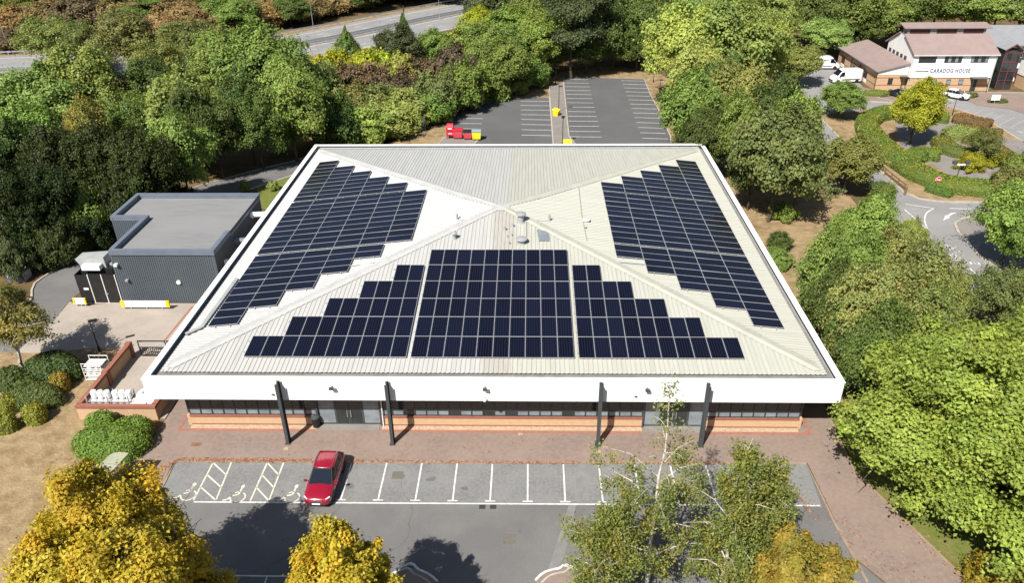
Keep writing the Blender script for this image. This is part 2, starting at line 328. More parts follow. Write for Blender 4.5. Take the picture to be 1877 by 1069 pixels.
# planted islands at the bottom edge of the car park
for q in ([(-3.2,-52),(-2.52,-36.58),(-2.95,-36.17),(-3.70,-35.76),(-4.69,-35.53),(-8,-39.3),(-12,-40),(-15,-42),(-15,-52)],[(5.5,-52),(3.12,-36.39),(3.63,-35.85),(4.46,-35.57),(5.35,-35.52),(9,-38.8),(16,-38.8),(19,-40),(20,-44),(20,-52)]):
    o=struct('planted_island',MB().sheet(q,.09),'brown_paving')
    k=MB(); k.path(smooth_path(q[1:-1],4),.14,-.02,.12); k.build('kerb','white_line',o)
    k=MB(); c=Vector((sum(a[0] for a in q)/len(q),sum(a[1] for a in q)/len(q))); k.path([tuple(Vector(a)+(c-Vector(a)).normalized()*.38) for a in smooth_path(q[1:-1],4)],.12,.08,.11); k.build('kerb','kerb',o)
# service road on the left and the concrete yard
ri=[(-24.7,36),(-27.93,28.09),(-32.12,23.02),(-38.5,15),(-40.2,8),(-40.3,0),(-40.75,-4.97),(-40.45,-8.65),(-41.09,-13.84),(-55,-19),(-70,-34)]
ro=[(-24.2,42),(-28.73,33.90),(-33.75,29.32),(-40.94,21.79),(-46.0,13),(-45.90,7.21),(-45.45,2.16),(-46.02,-1.62),(-45.76,-7.74),(-66,-14),(-80,-28)]
sr=struct('service_road',MB().sheet(smooth_path(ri,4)+smooth_path(ro,4)[::-1],.0),'asphalt')
k=MB(); k.path(smooth_path(ro,4),.18,-.02,.10); k.build('kerb','kerb',sr)
k=MB(); k.path(smooth_path(ri[:5],4),.18,-.02,.10); k.build('kerb','kerb',sr)
sheet('verge',[tuple(p) for p in smooth_path(ro,4)]+[(-84,-20),(-70,-4),(-58,4),(-50,14),(-44,26),(-34,36),(-24.5,46)],-.004,'ground_soil')
sheet('yard',[(-40.70,-5.07),(-39.14,-5.87),(-35.3,-5.2),(-23.8,-5.2),(-23.8,-14.3),(-29.9,-14.3),(-34.06,-13.14),(-38.99,-14.23),(-40.90,-14.00),(-40.34,-8.83)],.012,'pink_concrete')
m=MB(); m.line((-28.66,-5.91),(-28.87,-11.85),.2,.02); struct('yard_channel',m,'red_paving')
sheet('enclosure_floor',[(-30.9,-22.2),(-24.4,-22.2),(-24.4,-14.3),(-30.4,-14.3)],.045,'pink_concrete')
# back car park
bc=sheet('rear_car_park',[(-1.89,64.30),(5.98,63.65),(6.02,39.57),(7,37),(-9,37),(-9,42),(-9.48,49.42),(-9.83,60.45),(-4.79,60.38)],0,'asphalt_dark','kerb')
for k in range(8):
    t=k/7; line_part(lerp((1.05,61.64),(1.43,43.69),t),lerp((5.84,61.38),(5.88,43.36),t),.13,z=.01,parent=bc)
for k in range(5):
    t=k/4; line_part(lerp((-9.30,57.35),(-8.41,46.78),t),lerp((-4.79,57.05),(-4.74,46.62),t),.13,z=.01,parent=bc)
bd=sheet('rear_car_park',[(8.88,77.78),(23.70,75.74),(23.40,64.97),(23.56,54.31),(23.32,42.84),(22,33),(9,33),(8.44,42.96)],.0,'asphalt_dark','kerb')
for k in range(14):
    t=k/13; line_part(lerp((9.10,75.79),(8.60,42.88),t),lerp((13.30,75.49),(13.23,42.67),t),.13,z=.01,parent=bd)
    line_part(lerp((19.39,74.72),(19.08,42.13),t),lerp((23.80,74.19),(22.75,41.73),t),.13,z=.01,parent=bd)
sheet('footpath',[(6.07,70.53),(8.75,73.10),(8.44,42.96),(10.5,33),(6.4,33),(6.02,39.34)],.1,'path_grey','kerb')
sheet('bin_pad',[(-9.94,42.86),(-5.64,42.57),(-4.90,41.09),(-6,37),(-11,37)],.06,'path_grey','kerb')
# motorway
mu=smooth_path([(-260,70),(-170,86),(-112,97),(-84,101.5),(-66,107.5),(-50,122.5),(-33,143.5),(-17,162.4),(10,196),(60,258),(140,350)],6)
def offset(pts,d):
    out=[]
    for i,p in enumerate(pts):
        a=pts[max(0,i-1)];b=pts[min(len(pts)-1,i+1)]; v=Vector((b[0]-a[0],b[1]-a[1])).normalized(); out.append((p[0]+v.y*d,p[1]-v.x*d))
    return out
mw=struct('motorway',MB().sheet(offset(mu,.3)+offset(mu,12.2)[::-1],.0),'asphalt_pale')
m2=struct('motorway',MB().sheet(offset(mu,14.6)+offset(mu,26)[::-1],.0),'asphalt_pale')
sheet('verge',offset(mu,-3.2)+offset(mu,.3)[::-1],.002,'dry_grass'); sheet('verge',offset(mu,12.2)+offset(mu,14.6)[::-1],.01,'path_grey')
for d,par in ((2.6,mw),(11.6,mw),(15.2,m2),(25.2,m2)):
    m=MB(); m.path(offset(mu,d),.25,.012,.012); m.build('edge_line','white_line',par)
for d,par in ((5.6,mw),(8.6,mw),(18.5,m2),(22,m2)):
    pts=offset(smooth_path(mu[12:54],2),d)
    for i in range(0,len(pts)-1,5): line_part(pts[i],lerp(pts[i],pts[i+1],.9),.2,z=.014,name='lane_dash',parent=par)
def guard_rail(d,lab):
    pts=offset(mu,d)[6:52]; t=thing('guard_rail',(*pts[20],0),lab,'guard rail')
    m=MB(); m.path(pts,.1,.5,.82); m.build('rail','galv',t,True)
    pts2=smooth_path(pts,1); acc=0
    for i in range(0,len(pts)-1):
        for q in (0,.5):
            p=lerp(pts[i],pts[i+1],q); m=MB(); m.box(p[0]-.07,p[0]+.07,p[1]-.02,p[1]+.2,-.02,.78); m.build('post','galv',t,True)
guard_rail(-.6,'far metal guard rail along the upper edge of the motorway'); guard_rail(12.6,'upper of the two rails on the central strip of the motorway'); guard_rail(14.2,'lower of the two rails on the central strip of the motorway')
# roads and garden on the right
ar=sheet('access_road',[(41.73,59.46),(51.86,85.36),(56,86),(63,88),(61,66),(69,65.8),(82,66.4),(88,66),(110,60),(120,40),(110,10),(85,-25),(60,-20),(42.00,-1.27),(42.91,8.27),(45.03,22.81),(45.38,39.76),(42.73,49.17)],-.008,'asphalt_pale')
gi=sheet('garden_verge',[(47.97,53.33),(47.62,43.13),(48.20,27.98),(48.23,21.40),(49.16,19.46),(50.82,18.72),(52.71,18.39),(56.07,18.38),(63.24,19.85),(84,22),(80,34),(72.63,39.55),(72.83,43.92),(72.86,51.63),(70.48,57.24),(62.04,57.96),(55.35,55.31)],.1,'dry_grass','kerb',.25)
sheet('garden_bed',[(59.87,52.63),(65.17,53.14),(71.47,41.23),(84,28),(60.53,24.55),(56.29,26.99),(54.58,37.83)],.112,'path_grey')
sheet('corner_island',[(60.72,15.39),(53.61,14.48),(51.35,13.59),(49.99,12.28),(49.27,9.89),(49.16,7.75),(48.75,4.10),(49.19,2.21),(49.36,-1.24),(58,-10),(80,-20),(90,10)],.1,'path_grey','kerb',.25)
sheet('corner_island',[(43.61,56.35),(46.31,62.30),(50.04,65.26),(49.67,62.59),(46.78,58.15)],.1,'path_grey','kerb',.25)
sheet('corner_island',[(60.60,70.04),(62.07,67.16),(61.33,62.42),(63.07,60.46),(62.45,59.83),(58.62,60.52),(57.57,63.80)],.1,'brown_paving','kerb',.25)
sheet('forecourt',[(62.7,68.4),(62.89,67.85),(61.21,62.10),(63.78,60.45),(66.96,65.02),(70.58,65.31),(73.15,63.92),(75.03,61.59),(75.43,58.10),(79.33,55.92),(81.15,51.54),(92,64.5),(68,67)],.02,'brown_paving')
def rl(a,b,w=.14,ma='white_line',n='road_marking'): line_part(a,b,w,ma,z=.006,name=n,parent=ar)
rl((46.96,17.91),(49.69,16.64)); rl((46.17,16.33),(46.41,10.44))
arc=smooth_path([(49.69,16.64),(48.32,15.40),(47.27,13.59),(46.68,11.85),(46.41,10.44)],4)
for i in range(len(arc)-1): rl(arc[i],arc[i+1])
for a,b,c in (((47.13,17.11),(47.23,16.17),(47.61,16.48)),((46.78,15.71),(47.14,15.09),(47.52,15.40))): rl(a,b,.12,'worn_line'); rl(b,c,.12,'worn_line')
rl((51.44,16.63),(53.86,16.48)); m=MB()
a=smooth_path([(51.56,15.32),(51.06,15.17),(50.31,14.48)],4)
for i in range(len(a)-1): m.line(a[i],a[i+1],.28,.006)
m.sheet([(50.14,14.79),(50.34,14.04),(49.21,13.30)],.007); m.build('arrow_marking','white_line',ar)
o0,o1,o2=(44.86,7.48),(46.34,7.22),(43.73,4.94)
for r_i in range(4):
    for q in range(4):
        p=lerp(lerp((44.98,7.48),(46.51,7.09),q/3),lerp((43.73,5.44),(46.16,3.97),q/3),r_i/3); p2=(p[0]+.5,p[1]-1.0)
        rl(p,p2,.2,'worn_line' if r_i%2 else 'white_line'); rl(p2,(p2[0]+.5,p2[1]+.7),.15,'worn_line')
for k in range(8): rl(lerp((46.36,3.14),(49.26,2.56),k/8),lerp((46.36,3.14),(49.26,2.56),(k+.55)/8),.5,'white_line' if k%2==0 else 'worn_line')
for q in (((46.54,1.85),(46.50,0.16)),((45.88,-1.68),(45.87,-2.42)),((46.16,4.21),(46.13,2.78))): rl(*q)
rl((48.07,56.90),(50.17,59.35),.25); rl((47.84,54.80),(46.91,55.71),.2)
for k in range(6): rl(lerp((70.50,53.66),(74.13,46.21),k/5),lerp((74.37,57.19),(78.89,50.45),k/5),.14,'worn_line')
rl((70.61,53.37),(75.16,44.15),.14,'worn_line'); rl((72.51,62.93),(72.73,60.33),.14); rl((74.51,45.43),(74.93,44.15))

# ---------- the main building: a square block under a pyramid roof ----------
Sz,He,Ha,Hb=47.82,5.27,7.51,3.53; h=Sz/2; hy=24.3; e=h-.75; ze=He-.22
bld=thing('commercial_building',(0,0,0),'large square building with white fascia and pale ribbed pyramid roof','building')
wx,wy=22.3,22.85
# roof slopes with real ribs
def slope(k,ma):
    m=MB(); SL=math.hypot(e,Ha-ze); p=.331; xs=[]
    n=int(e/p)
    for i in range(-n-1,n+1):
        c=i*p+p/2
        for dx,z in ((-.075,0),(-.045,.04),(.045,.04),(.075,0)): xs.append((c+dx,z))
    xs=[(x,z) for x,z in xs if abs(x)<e-.02]
    def hip(x): return SL*(1-abs(x)/e)
    for (x0,z0),(x1,z1) in zip(xs,xs[1:]):
        m.quad((x0,0,z0),(x1,0,z1),(x1,hip(x1),z1),(x0,hip(x0),z0),1 if (k=='front' and -.7<x0<1.3) else (2 if ((k=='front' and x0>=1.3) or (k=='back' and x0<-.6)) else 0))
    o=m.build('roof_slope',[ma,'roof_stain','roof_warm'],bld)
    ang=math.atan2(Ha-ze,e); rz={'front':0,'right':PI/2,'back':PI,'left':-PI/2}[k]
    o.matrix_local=Matrix.Rotation(rz,4,'Z')@Matrix.Translation((0,-e,ze))@Matrix.Rotation(ang,4,'X')
    o['label']=k+' slope of the ribbed metal pyramid roof'; return o
slope('front','roof_sheet'); slope('back','roof_sheet'); slope('left','roof_pale'); slope('right','roof_warm')
# hip capping in lapped lengths
def P(x,y):   # point on the roof surface
    return Vector((x,y,ze+(Ha-ze)*(1-max(abs(x),abs(y))/e)))
for sx,sy in ((1,-1),(-1,-1),(1,1),(-1,1)):
    ns=7
    for i in range(ns):
        t0,t1=.02+i/ns*.96,.02+(i+1)/ns*.96+.004; m=MB(); w1,w2=(.95,.5)
        ring=[]
        for t,dz in ((t0,.085),(t1,.10)):
            x,y=sx*e*t,sy*e*t
            a=P(x,y*max(0,1-w1/(e*t))); b=P(x,y); c=P(x*max(0,1-w2/(e*t)),y)
            ring.append([a+Vector((0,0,dz-.03)),b+Vector((0,0,dz+.03)),c+Vector((0,0,dz-.03))])
        (a,b,c),(A2,B2,C2)=ring
        m.quad(a,b,B2,A2); m.quad(b,c,C2,B2)
        for q,r in ((a,b),(b,c)): m.quad(q-Vector((0,0,.05)),r-Vector((0,0,.05)),r,q)
        for q,r in ((A2,B2),(B2,C2)): m.quad(q-Vector((0,0,.05)),r-Vector((0,0,.05)),r+Vector((0,0,.012)),q+Vector((0,0,.012)))
        m.build('hip_cap','hip_warm' if sx>0 else 'hip_metal',bld)
m=MB(); q=.85; zt=Ha+.09
m.add([(-q,-q,zt-.1),(q,-q,zt-.1),(q,q,zt-.1),(-q,q,zt-.1),(0,0,zt)],[(0,1,4),(1,2,4),(2,3,4),(3,0,4)]); m.build('apex_cap','hip_metal',bld)
# fascia, coping, gutter, soffit
for k,(x0,x1,y0,y1) in dict(front=(-h,h,-hy,-hy+.18),back=(-h,h,hy-.18,hy),left=(-h,-h+.18,-hy+.18,hy-.18),right=(h-.18,h,-hy+.18,hy-.18)).items():
    nseg=8
    for i in range(nseg):
        m=MB()
        if k in('front','back'): a=x0+(x1-x0)*i/nseg; b=x0+(x1-x0)*(i+1)/nseg; m.box(a+.009,b-.009,y0,y1,Hb,He-.06)
        else: a=y0+(y1-y0)*i/nseg; b=y0+(y1-y0)*(i+1)/nseg; m.box(x0,x1,a+.004,b-.004,Hb,He-.06)
        m.build('fascia_panel','white_clad',bld)
for x0,x1,y0,y1 in ((-h-.04,h+.04,-hy-.04,-hy+.42),(-h-.04,h+.04,hy-.42,hy+.04),(-h-.04,-h+.42,-hy+.42,hy-.42),(h-.42,h+.04,-hy+.42,hy-.42)):
    m=MB(); m.box(x0,x1,y0,y1,He-.06,He); m.build('coping','white_clad',bld)
m=MB(); g0=h-.42; g1=hy-.42
for x0,x1,y0,y1 in ((-g0,g0,-g1,-e+.35),(-g0,g0,e-.35,g1),(-g0,-e+.35,-e+.35,e-.35),(e-.35,g0,-e+.35,e-.35)): m.box(x0,x1,y0,y1,He-.42,He-.36)
m.build('gutter','gutter',bld)
m=MB(); m.box(-h+.18,h-.18,-hy+.18,-wy,Hb+.03,Hb+.1); m.box(-h+.18,h-.18,wy,hy-.18,Hb+.03,Hb+.1); m.box(-h+.18,-wx,-wy,wy,Hb+.03,Hb+.1); m.box(wx,h-.18,-wy,wy,Hb+.03,Hb+.1); m.build('soffit','off_white',bld)
# walls
m=MB(); m.box(-wx+.25,wx-.25,-wy+.25,wy-.25,0,He-.5); m.build('inner_wall','black_metal',bld)
for y in (wy,):
    m=MB(); m.box(-wx,wx,y-.24,y,0,Hb); m.build('wall','buff_brick',bld)
for sx in (-1,1):
    m=MB(); m.box(min(sx*wx,sx*(wx-.24)),max(sx*wx,sx*(wx-.24)),-wy,wy-.24,0,.95); m.build('wall','buff_brick',bld)
    m=MB(); m.box(min(sx*(wx-.02),sx*(wx-.2)),max(sx*(wx-.02),sx*(wx-.2)),-wy+.25,wy-.25,.95,Hb); m.build('window_band','glass',bld)
doors=((-12.75,-8.0),(10.85,15.45))
segs=((-wx+.24,-12.75),(-8.0,10.85),(15.45,wx-.24))
for x0,x1 in segs:
    m=MB(); m.box(x0,x1,-wy,-wy+.24,.02,.82); m.build('dado_wall','buff_brick',bld)
    m=MB(); m.box(x0-.02,x1+.02,-wy-.05,-wy+.26,.82,1.0); m.build('sill_course','red_brick',bld)
    m=MB(); m.box(x0,x1,-wy-.035,-wy-.002,.12,.2); m.build('brick_course','red_brick',bld)
    m=MB(); m.add([(x0,-23.28,.03),(x1,-23.28,.03),(x1,-wy,.03),(x0,-wy,.03),(x0,-23.28,.06),(x1,-23.28,.06),(x1,-wy-.002,.11),(x0,-wy-.002,.11)],[(4,5,6,7),(0,1,5,4),(1,2,6,5),(3,0,4,7)]); m.build('pebble_strip','pebbles',bld)
    nw=max(1,round((x1-x0)/.83)); w=(x1-x0)/nw
    for i in range(nw):
        a=x0+i*w; m=MB(); zb,ztp=1.0,Hb+.03; y0,y1=-wy+.02,-wy+.12
        m.box(a,a+.045,y0,y1,zb,ztp); m.box(a+w-.045,a+w-.002,y0,y1,zb,ztp); m.box(a+.045,a+w-.045,y0,y1,zb,zb+.07); m.box(a+.045,a+w-.045,y0+.01,y1,zb+.45,zb+.49)
        wn=m.build('window','frame_dark',bld); m=MB(); m.box(a+.045,a+w-.045,y0+.04,y0+.06,zb+.07,zb+.45); m.build('pane','glass_pale' if rnd.random()<.75 else 'glass',wn)
        m=MB(); m.box(a+.045,a+w-.045,y0+.04,y0+.06,zb+.49,ztp); m.build('pane','glass',wn)
for x0,x1 in doors:
    en=MB(); y=-wy+.14; W_=x1-x0
    en.box(x0,x0+.12,y-.14,y+.1,.02,Hb); en.box(x1-.12,x1,y-.14,y+.1,.02,Hb); en.box(x0+.12,x1-.12,y-.02,y+.1,2.3,2.42)
    e_=en.build('entrance','dark_steel',bld)
    m=MB(); m.box(x0+.12,x1-.12,y,y+.04,2.42,Hb); m.build('pane','glass',e_)
    c=(x0+x1)/2
    for a,b,pale in ((x0+.12,c-1.0,1),(c+1.0,x1-.12,1)):
        m=MB(); m.box(a,b,y,y+.06,.02,.2); m.box(a,a+.06,y,y+.06,.2,2.3); m.box(b-.06,b,y,y+.06,.2,2.3); m.build('side_light','dark_steel',e_)
        m=MB(); m.box(a+.06,b-.06,y+.02,y+.04,.2,2.3); m.build('pane','glass_pale',e_)
    for a,b in ((c-1.0,c-.01),(c+.01,c+1.0)):
        m=MB(); m.box(a,b,y,y+.06,.03,.16); m.box(a,b,y,y+.06,2.2,2.3); m.box(a,a+.08,y,y+.06,.16,2.2); m.box(b-.08,b,y,y+.06,.16,2.2); hx=b-.12 if b<c else a+.12; m.box(hx-.02,hx+.02,y-.08,y-.05,.8,1.4,2); m.box(a+.08,b-.08,y+.02,y+.04,.16,2.2,1)
        m.build('door',['dark_steel','glass','galv'],e_)
    m=MB(); m.box(x0+.2,x1-.2,-wy-.55,-wy+.3,.03,.075); m.build('doorstep','path_grey',bld)
# dark steel posts in front of the fascia
for x in (-14.42,-6.96,7.56,14.76):
    m=MB(); m.box(x-.11,x+.11,-24.93,-24.90,.0,5.3); m.box(x-.11,x+.11,-24.48,-24.45,.0,5.3); m.box(x-.02,x+.02,-24.90,-24.48,.0,5.3); m.box(x-.2,x+.2,-25.0,-24.4,.0,.07)
    c=m.build('steel_post','dark_steel',bld)
    m=MB()
    for z in (4.0,4.7): m.box(x-.05,x+.05,-24.45,-hy,z,z+.1)
    m.build('bracket','dark_steel',c)
# fittings on the fascia
for q in ((-10.8,),(-.3,),(10.7,)):
    x=q[0]; m=MB(); m.box(x-.03,x+.03,-24.55,-24.302,4.72,4.78); m.box(x-.14,x+.14,-24.68,-24.52,4.66,4.84); m.build('floodlight','dark_steel',bld)
m=MB(); m.lathe([(.0,-.14),(.1,-.1),(.13,0),(.13,.1)],(-.35,-24.5,3.75)); m.box(-.39,-.31,-24.5,-24.302,3.86,3.92); m.build('camera_dome','white_paint',bld,smooth=True)
m=MB(); m.box(.3,.4,-24.33,-24.302,4.2,4.75); m.box(.3,.4,-24.35,-24.33,4.2,4.24); m.build('fascia_strip','white_paint',bld)
for x in (-15.0,10.0):
    m=MB(); m.tube((x,-24.36,4.0),(x,-24.36,4.02),.06); m.box(x-.1,x+.1,-24.34,-24.302,3.95,4.05); m.build('fascia_fitting','dark_steel',bld)
m=MB()
for x in (-8.0+.05,): m.tube((x+.05,-22.95,.1),(x+.05,-22.95,3.5),.05); 
m.build('downpipe','off_white',bld)
# vents, pipes and patches on the roof
def rp(x,y): return P(x,y)
def vent(x,y,r,hh,cap=True,ma='duct_grey',n='vent_pipe'):
    p=rp(x,y); m=MB(); m.lathe([(r*1.5,-.05),(r*1.45,.05),(r,.07),(r,hh)],tuple(p))
    if cap: m.lathe([(r*.9,hh),(r*1.75,hh+.03),(r*1.7,hh+.12),(r*.4,hh+.2)],tuple(p))
    return m.build(n,ma,bld,smooth=False)
vent(*(-3.98,-2.00),.11,.55,False); vent(*(4.51,-2.13),.11,.6,False); vent(*(-3.92,-5.72),.16,.5); vent(*(0.51,-4.26),.1,.35,False); vent(*(1.18,-3.69),.1,.35,False)
vent(*(1.91,-2.82),.28,.75); vent(*(2.00,-6.38),.3,.35); vent(*(0.74,-5.50),.05,.3,False); vent(*(1.12,-5.28),.05,.3,False); vent(*(0.91,-6.59),.06,.3,False)
vent(*(7.92,-1.54),.22,.12,True,'coping_cream','roof_cowl'); vent(*(7.82,-3.07),.08,.1,False,'dark_steel','roof_cowl')
def ontop(pts,z,r,name,ma):
    m=MB(); q=[rp(*p)+Vector((0,0,z)) for p in pts]
    for a,b in zip(q,q[1:]): m.tube(a,b,r,n=6)
    m.build(name,ma,bld)
ontop([(4.50,-2.48),(3.15,-2.44),(2.36,-3.07),(2.38,-5.70)],.12,.05,'cable','hip_metal'); ontop([(-3.94,-2.48),(-2.75,-2.34),(-1.61,-1.96)],.12,.04,'cable','hip_metal')
ontop([(7.65,6.73),(7.57,-0.42),(7.71,-5.78)],.07,.05,'cable','roof_stain')
ontop([(10.02,-9.28),(12.31,-9.27)],.09,.05,'cable','galv'); ontop([(-14.31,-9.93),(-8.83,-9.03)],.09,.05,'cable','hip_metal')
def patch(pts,ma,name='roof_patch',z=.075):
    m=MB(); q=[rp(*p)+Vector((0,0,z)) for p in pts]; m.add(q,[tuple(range(len(q)))]); m.build(name,ma,bld)
patch([(3.34,-4.22),(4.41,-4.59),(4.48,-6.16),(3.52,-6.16)],'glass_pale','roof_light')
# cable tray on the left slope
tr=[(-22.03,-10.20),(-22.18,-17.74),(-23.93,-18.59)]
m=MB(); q=[rp(max(-23.1,p[0]),p[1])+Vector((0,0,.14)) for p in tr]
for a,b in zip(q,q[1:]):
    d=(b-a).normalized(); s=d.cross(Vector((0,0,1)))*.15; u=Vector((0,0,.09))
    m.add([a-s,b-s,b+s,a+s,a-s+u,b-s+u,b+s+u,a+s+u],[(4,5,6,7),(0,1,5,4),(2,3,7,6),(0,4,7,3),(1,2,6,5)])
m.build('cable_tray','duct_grey',bld)

# ---------- solar arrays ----------
PW,PL,S0,G0=1.164,2.35,1.47,.30
pm=MB(); w,l=1.144,2.322
pm.box(-w/2,w/2,0,l,0,.035,1)
pm.v[4:8]; 
def panel_mesh(dark):
    m=MB(); f=.018
    m.box(-w/2,-w/2+f,0,l,0,.04,1); m.box(w/2-f,w/2,0,l,0,.04,1); m.box(-w/2+f,w/2-f,0,f,0,.04,1); m.box(-w/2+f,w/2-f,l-f,l,0,.04,1)
    m.quad((-w/2+f,f,.034),(w/2-f,f,.034),(w/2-f,l-f,.034),(-w/2+f,l-f,.034),0)
    m.quad((-w/2+f,l-f,.004),(w/2-f,l-f,.004),(w/2-f,f,.004),(-w/2+f,f,.004),1)
    return m
proto={}
for k in (0,1): proto[k]=panel_mesh(k).build('solar_panel',['pv_cell','pv_frame' ])
ang=math.atan2(Ha-ze,e)
def array(rz,lab,top):
    t=thing('solar_array',(0,0,0),lab,'solar panels',"solar arrays on the pyramid roof")
    base=Matrix.Rotation(rz,4,'Z')@Matrix.Translation((0,-e,ze))@Matrix.Rotation(ang,4,'X')
    cells=[]
    for r in range(6 if top else 5):
        for c in range(10): cells.append((r,(c-4.5)*PW))
        n=10-2*r
        for s in (-1,1):
            for c in range(max(0,n)): cells.append((r,s*(5*PW+G0+(c+.5)*PW)))
    for r,x in cells:
        o=proto[0].copy(); o.name='solar_panel'; COL.objects.link(o); o.parent=t
        o.matrix_local=base@Matrix.Translation((x+.09*(1 if rz==0 else 0),S0+r*PL,.15+rnd.uniform(-.004,.004)))@Matrix.Rotation(rnd.uniform(-.006,.006),4,'X')
    for r in range(6 if top else 5):
        n=max(0,10-2*r)
        for f in (.25,.75):
            for a,b in ([(-5*PW,5*PW)]+([(-5*PW-G0-n*PW-.1,-5*PW-G0),(5*PW+G0,5*PW+G0+n*PW+.1)] if n else [])):
                m=MB(); m.box(a,b,S0+r*PL+PL*f-.03,S0+r*PL+PL*f+.03,.06,.145); o=m.build('mounting_rail','galv',t); o.matrix_local=base
array(0,'front stepped array of black solar panels on the slope facing the car park',True)
array(-PI/2,'left stepped array of navy solar panels on the slope above the grey annex',True)
array(PI/2,'right stepped array of navy solar panels, five deep, beside the trees',False)
bpy.data.objects.remove(proto[0]); bpy.data.objects.remove(proto[1])
# ---------- grey clad annex ----------
an=thing('annex_building',(-30.5,1,0),'dark grey ribbed metal annex with flat roof left of the white building','building')
zt=5.62; fp=[(-35.3,-5.4),(-25.75,-5.4),(-25.75,7.9),(-38.7,7.9),(-38.7,2.0),(-35.3,2.0)]
def clad(a,b,z0,z1,name='clad_wall',ma='grey_clad',p=.2,par=None):
    m=MB(); A=Vector((*a,0));B=Vector((*b,0)); d=(B-A); L=d.length; d.normalize(); nn=Vector((d.y,-d.x,0)); xs=[]
    for i in range(int(L/p)): xs+=[(i*p,0),(i*p+p*.45,0),(i*p+p*.55,.04),(i*p+p*.9,.04)]
    xs.append((L,0))
    for (u,o),(u2,o2) in zip(xs,xs[1:]):
        q=A+d*u+nn*o; r=A+d*u2+nn*o2; m.quad((q.x,q.y,z0),(r.x,r.y,z0),(r.x,r.y,z1),(q.x,q.y,z1))
    return m.build(name,ma,par or an,True)
m=MB(); m.prism([(-35.2,-5.3),(-25.85,-5.3),(-25.85,7.8),(-38.6,7.8),(-38.6,2.1),(-35.2,2.1)],0,5.15,0,1); m.build('roof_deck',['grey_clad','grey_membrane'],an,True)
for i in range(6): clad(fp[i],fp[(i+1)%6],.15,zt-.12)
def cope(a,b,w=.36,z0=5.15,z1=zt,ma='grey_coping'):
    m=MB(); A=Vector(a);B=Vector(b); d=(B-A).normalized(); nn=Vector((-d.y,d.x)); L=A+nn*w; m2=B+nn*w; o=nn*-.06
    m.add([(*(A+o),z0),(*(B+o),z0),(*m2,z0),(*L,z0),(*(A+o),z1),(*(B+o),z1),(*m2,z1),(*L,z1)],[(4,5,6,7),(0,1,5,4),(1,2,6,5),(2,3,7,6),(3,0,4,7)]); m.build('parapet',ma,an,True)
cope((-35.3,-5.46),(-25.69,-5.46)); cope((-25.75,-5.07),(-25.75,-1.2)); cope((-25.69,7.9),(-38.76,7.9)); cope((-38.7,7.52),(-38.7,1.97)); cope((-38.33,2.0),(-34.96,2.0),.34); cope((-35.3,1.95),(-35.3,-5.1))
cope((-25.75,-1.18),(-25.75,7.5),.12,5.0,5.24)
m=MB(); m.add([(-38.2,-4.0,2.9),(-35.4,-4.0,3.9),(-35.4,1.7,3.9),(-38.2,1.7,2.9),(-38.2,-4.0,0),(-35.4,-4.0,0),(-35.4,1.7,0),(-38.2,1.7,0)],[(0,1,2,3),(4,5,1,0),(5,6,2,1),(6,7,3,2),(7,4,0,3)]); m.build('lean_to','duct_grey',an,True)
q=Vector((-29.6,-5.44,2.35)); m=MB(); m.tube(q,q+Vector((0,-.12,0)),.2,n=16); m.build('round_light','white_paint',an,True)
m=MB(); m.cbox((-34.9,-5.6,4.2),(.3,.35,.2)); m.build('floodlight','white_paint',an,True); m=MB(); m.cbox((-34.3,-5.6,2.6),(.25,.3,.16)); m.build('floodlight','galv',an,True)
for y,z in ((4.6,4.6),(-.6,4.2)):
    m=MB(); m.tube((-25.75,y,z),(-24.1,y+.2,z),.28,n=12); m.tube((-25.7,y,z),(-25.5,y,z),.36,n=12); m.build('duct','white_paint' if y>0 else 'grey_coping',an,True)
m=MB(); m.cbox((-25.5,-3.8,3.6),(.3,.3,.4)); m.build('wall_lamp','white_paint',an,True)
# black gated plant enclosure with a cowl duct
pe=thing('plant_enclosure',(-37.3,-4.2,0),'black steel plant enclosure with tall gates beside the grey annex','enclosure')
x0,x1,y0,y1,z=-39.3,-35.5,-5.35,-2.2,3.0
for a,b,c,d in ((x0,x0+.06,y0+.07,y1),(x1-.06,x1,y0+.07,y1),(x0+.06,x1-.06,y1-.06,y1)):
    m=MB(); m.box(a,b,c,d,.02,z); m.build('side_panel','black_metal',pe,True)
for i in range(3):
    a=x0+(x1-x0)*i/3; b=x0+(x1-x0)*(i+1)/3; m=MB(); m.box(a+.05,b-.05,y0,y0+.05,.08,z); lf=m.build('gate_leaf','black_metal',pe,True)
    if i==0: m=MB(); m.box(a+.55,a+1.0,y0-.02,y0-.002,1.45,1.65); m.build('sign','sign_white',lf,True)
    if i==2: m=MB(); m.box(a-.1,a+.2,y0-.05,y0-.002,1.0,1.07); m.box(a+.03,a+.07,y0-.05,y0-.004,.85,1.22); m.build('latch','galv',lf,True)
for i in range(1,4):
    a=x0+(x1-x0)*i/3; m=MB(); m.box(a-.04,a+.04,y0-.03,y0+.06,.02,z+.04); m.build('gate_post','off_white',pe,True)
m=MB(); m.box(x0,x1,y0-.1,y0+.1,-.02,.06); m.build('threshold','kerb',pe,True)
m=MB(); m.box(-39.0,-36.0,-4.6,-2.6,2.2,3.3,2); m.add([(-38.9,-4.4,3.3),(-36.6,-4.4,3.3),(-36.6,-3.0,3.3),(-38.9,-3.0,3.3),(-39.4,-4.3,4.1),(-36.7,-4.3,4.3),(-36.7,-2.9,4.3),(-39.4,-2.9,4.1)],[(4,5,6,7),(0,1,5,4),(1,2,6,5),(2,3,7,6),(3,0,4,7)],0)
m.box(-38.6,-36.9,-5.0,-4.42,3.3,3.75,1); m.build('cowl_duct',['duct_grey','white_paint','black_metal'],pe,True)
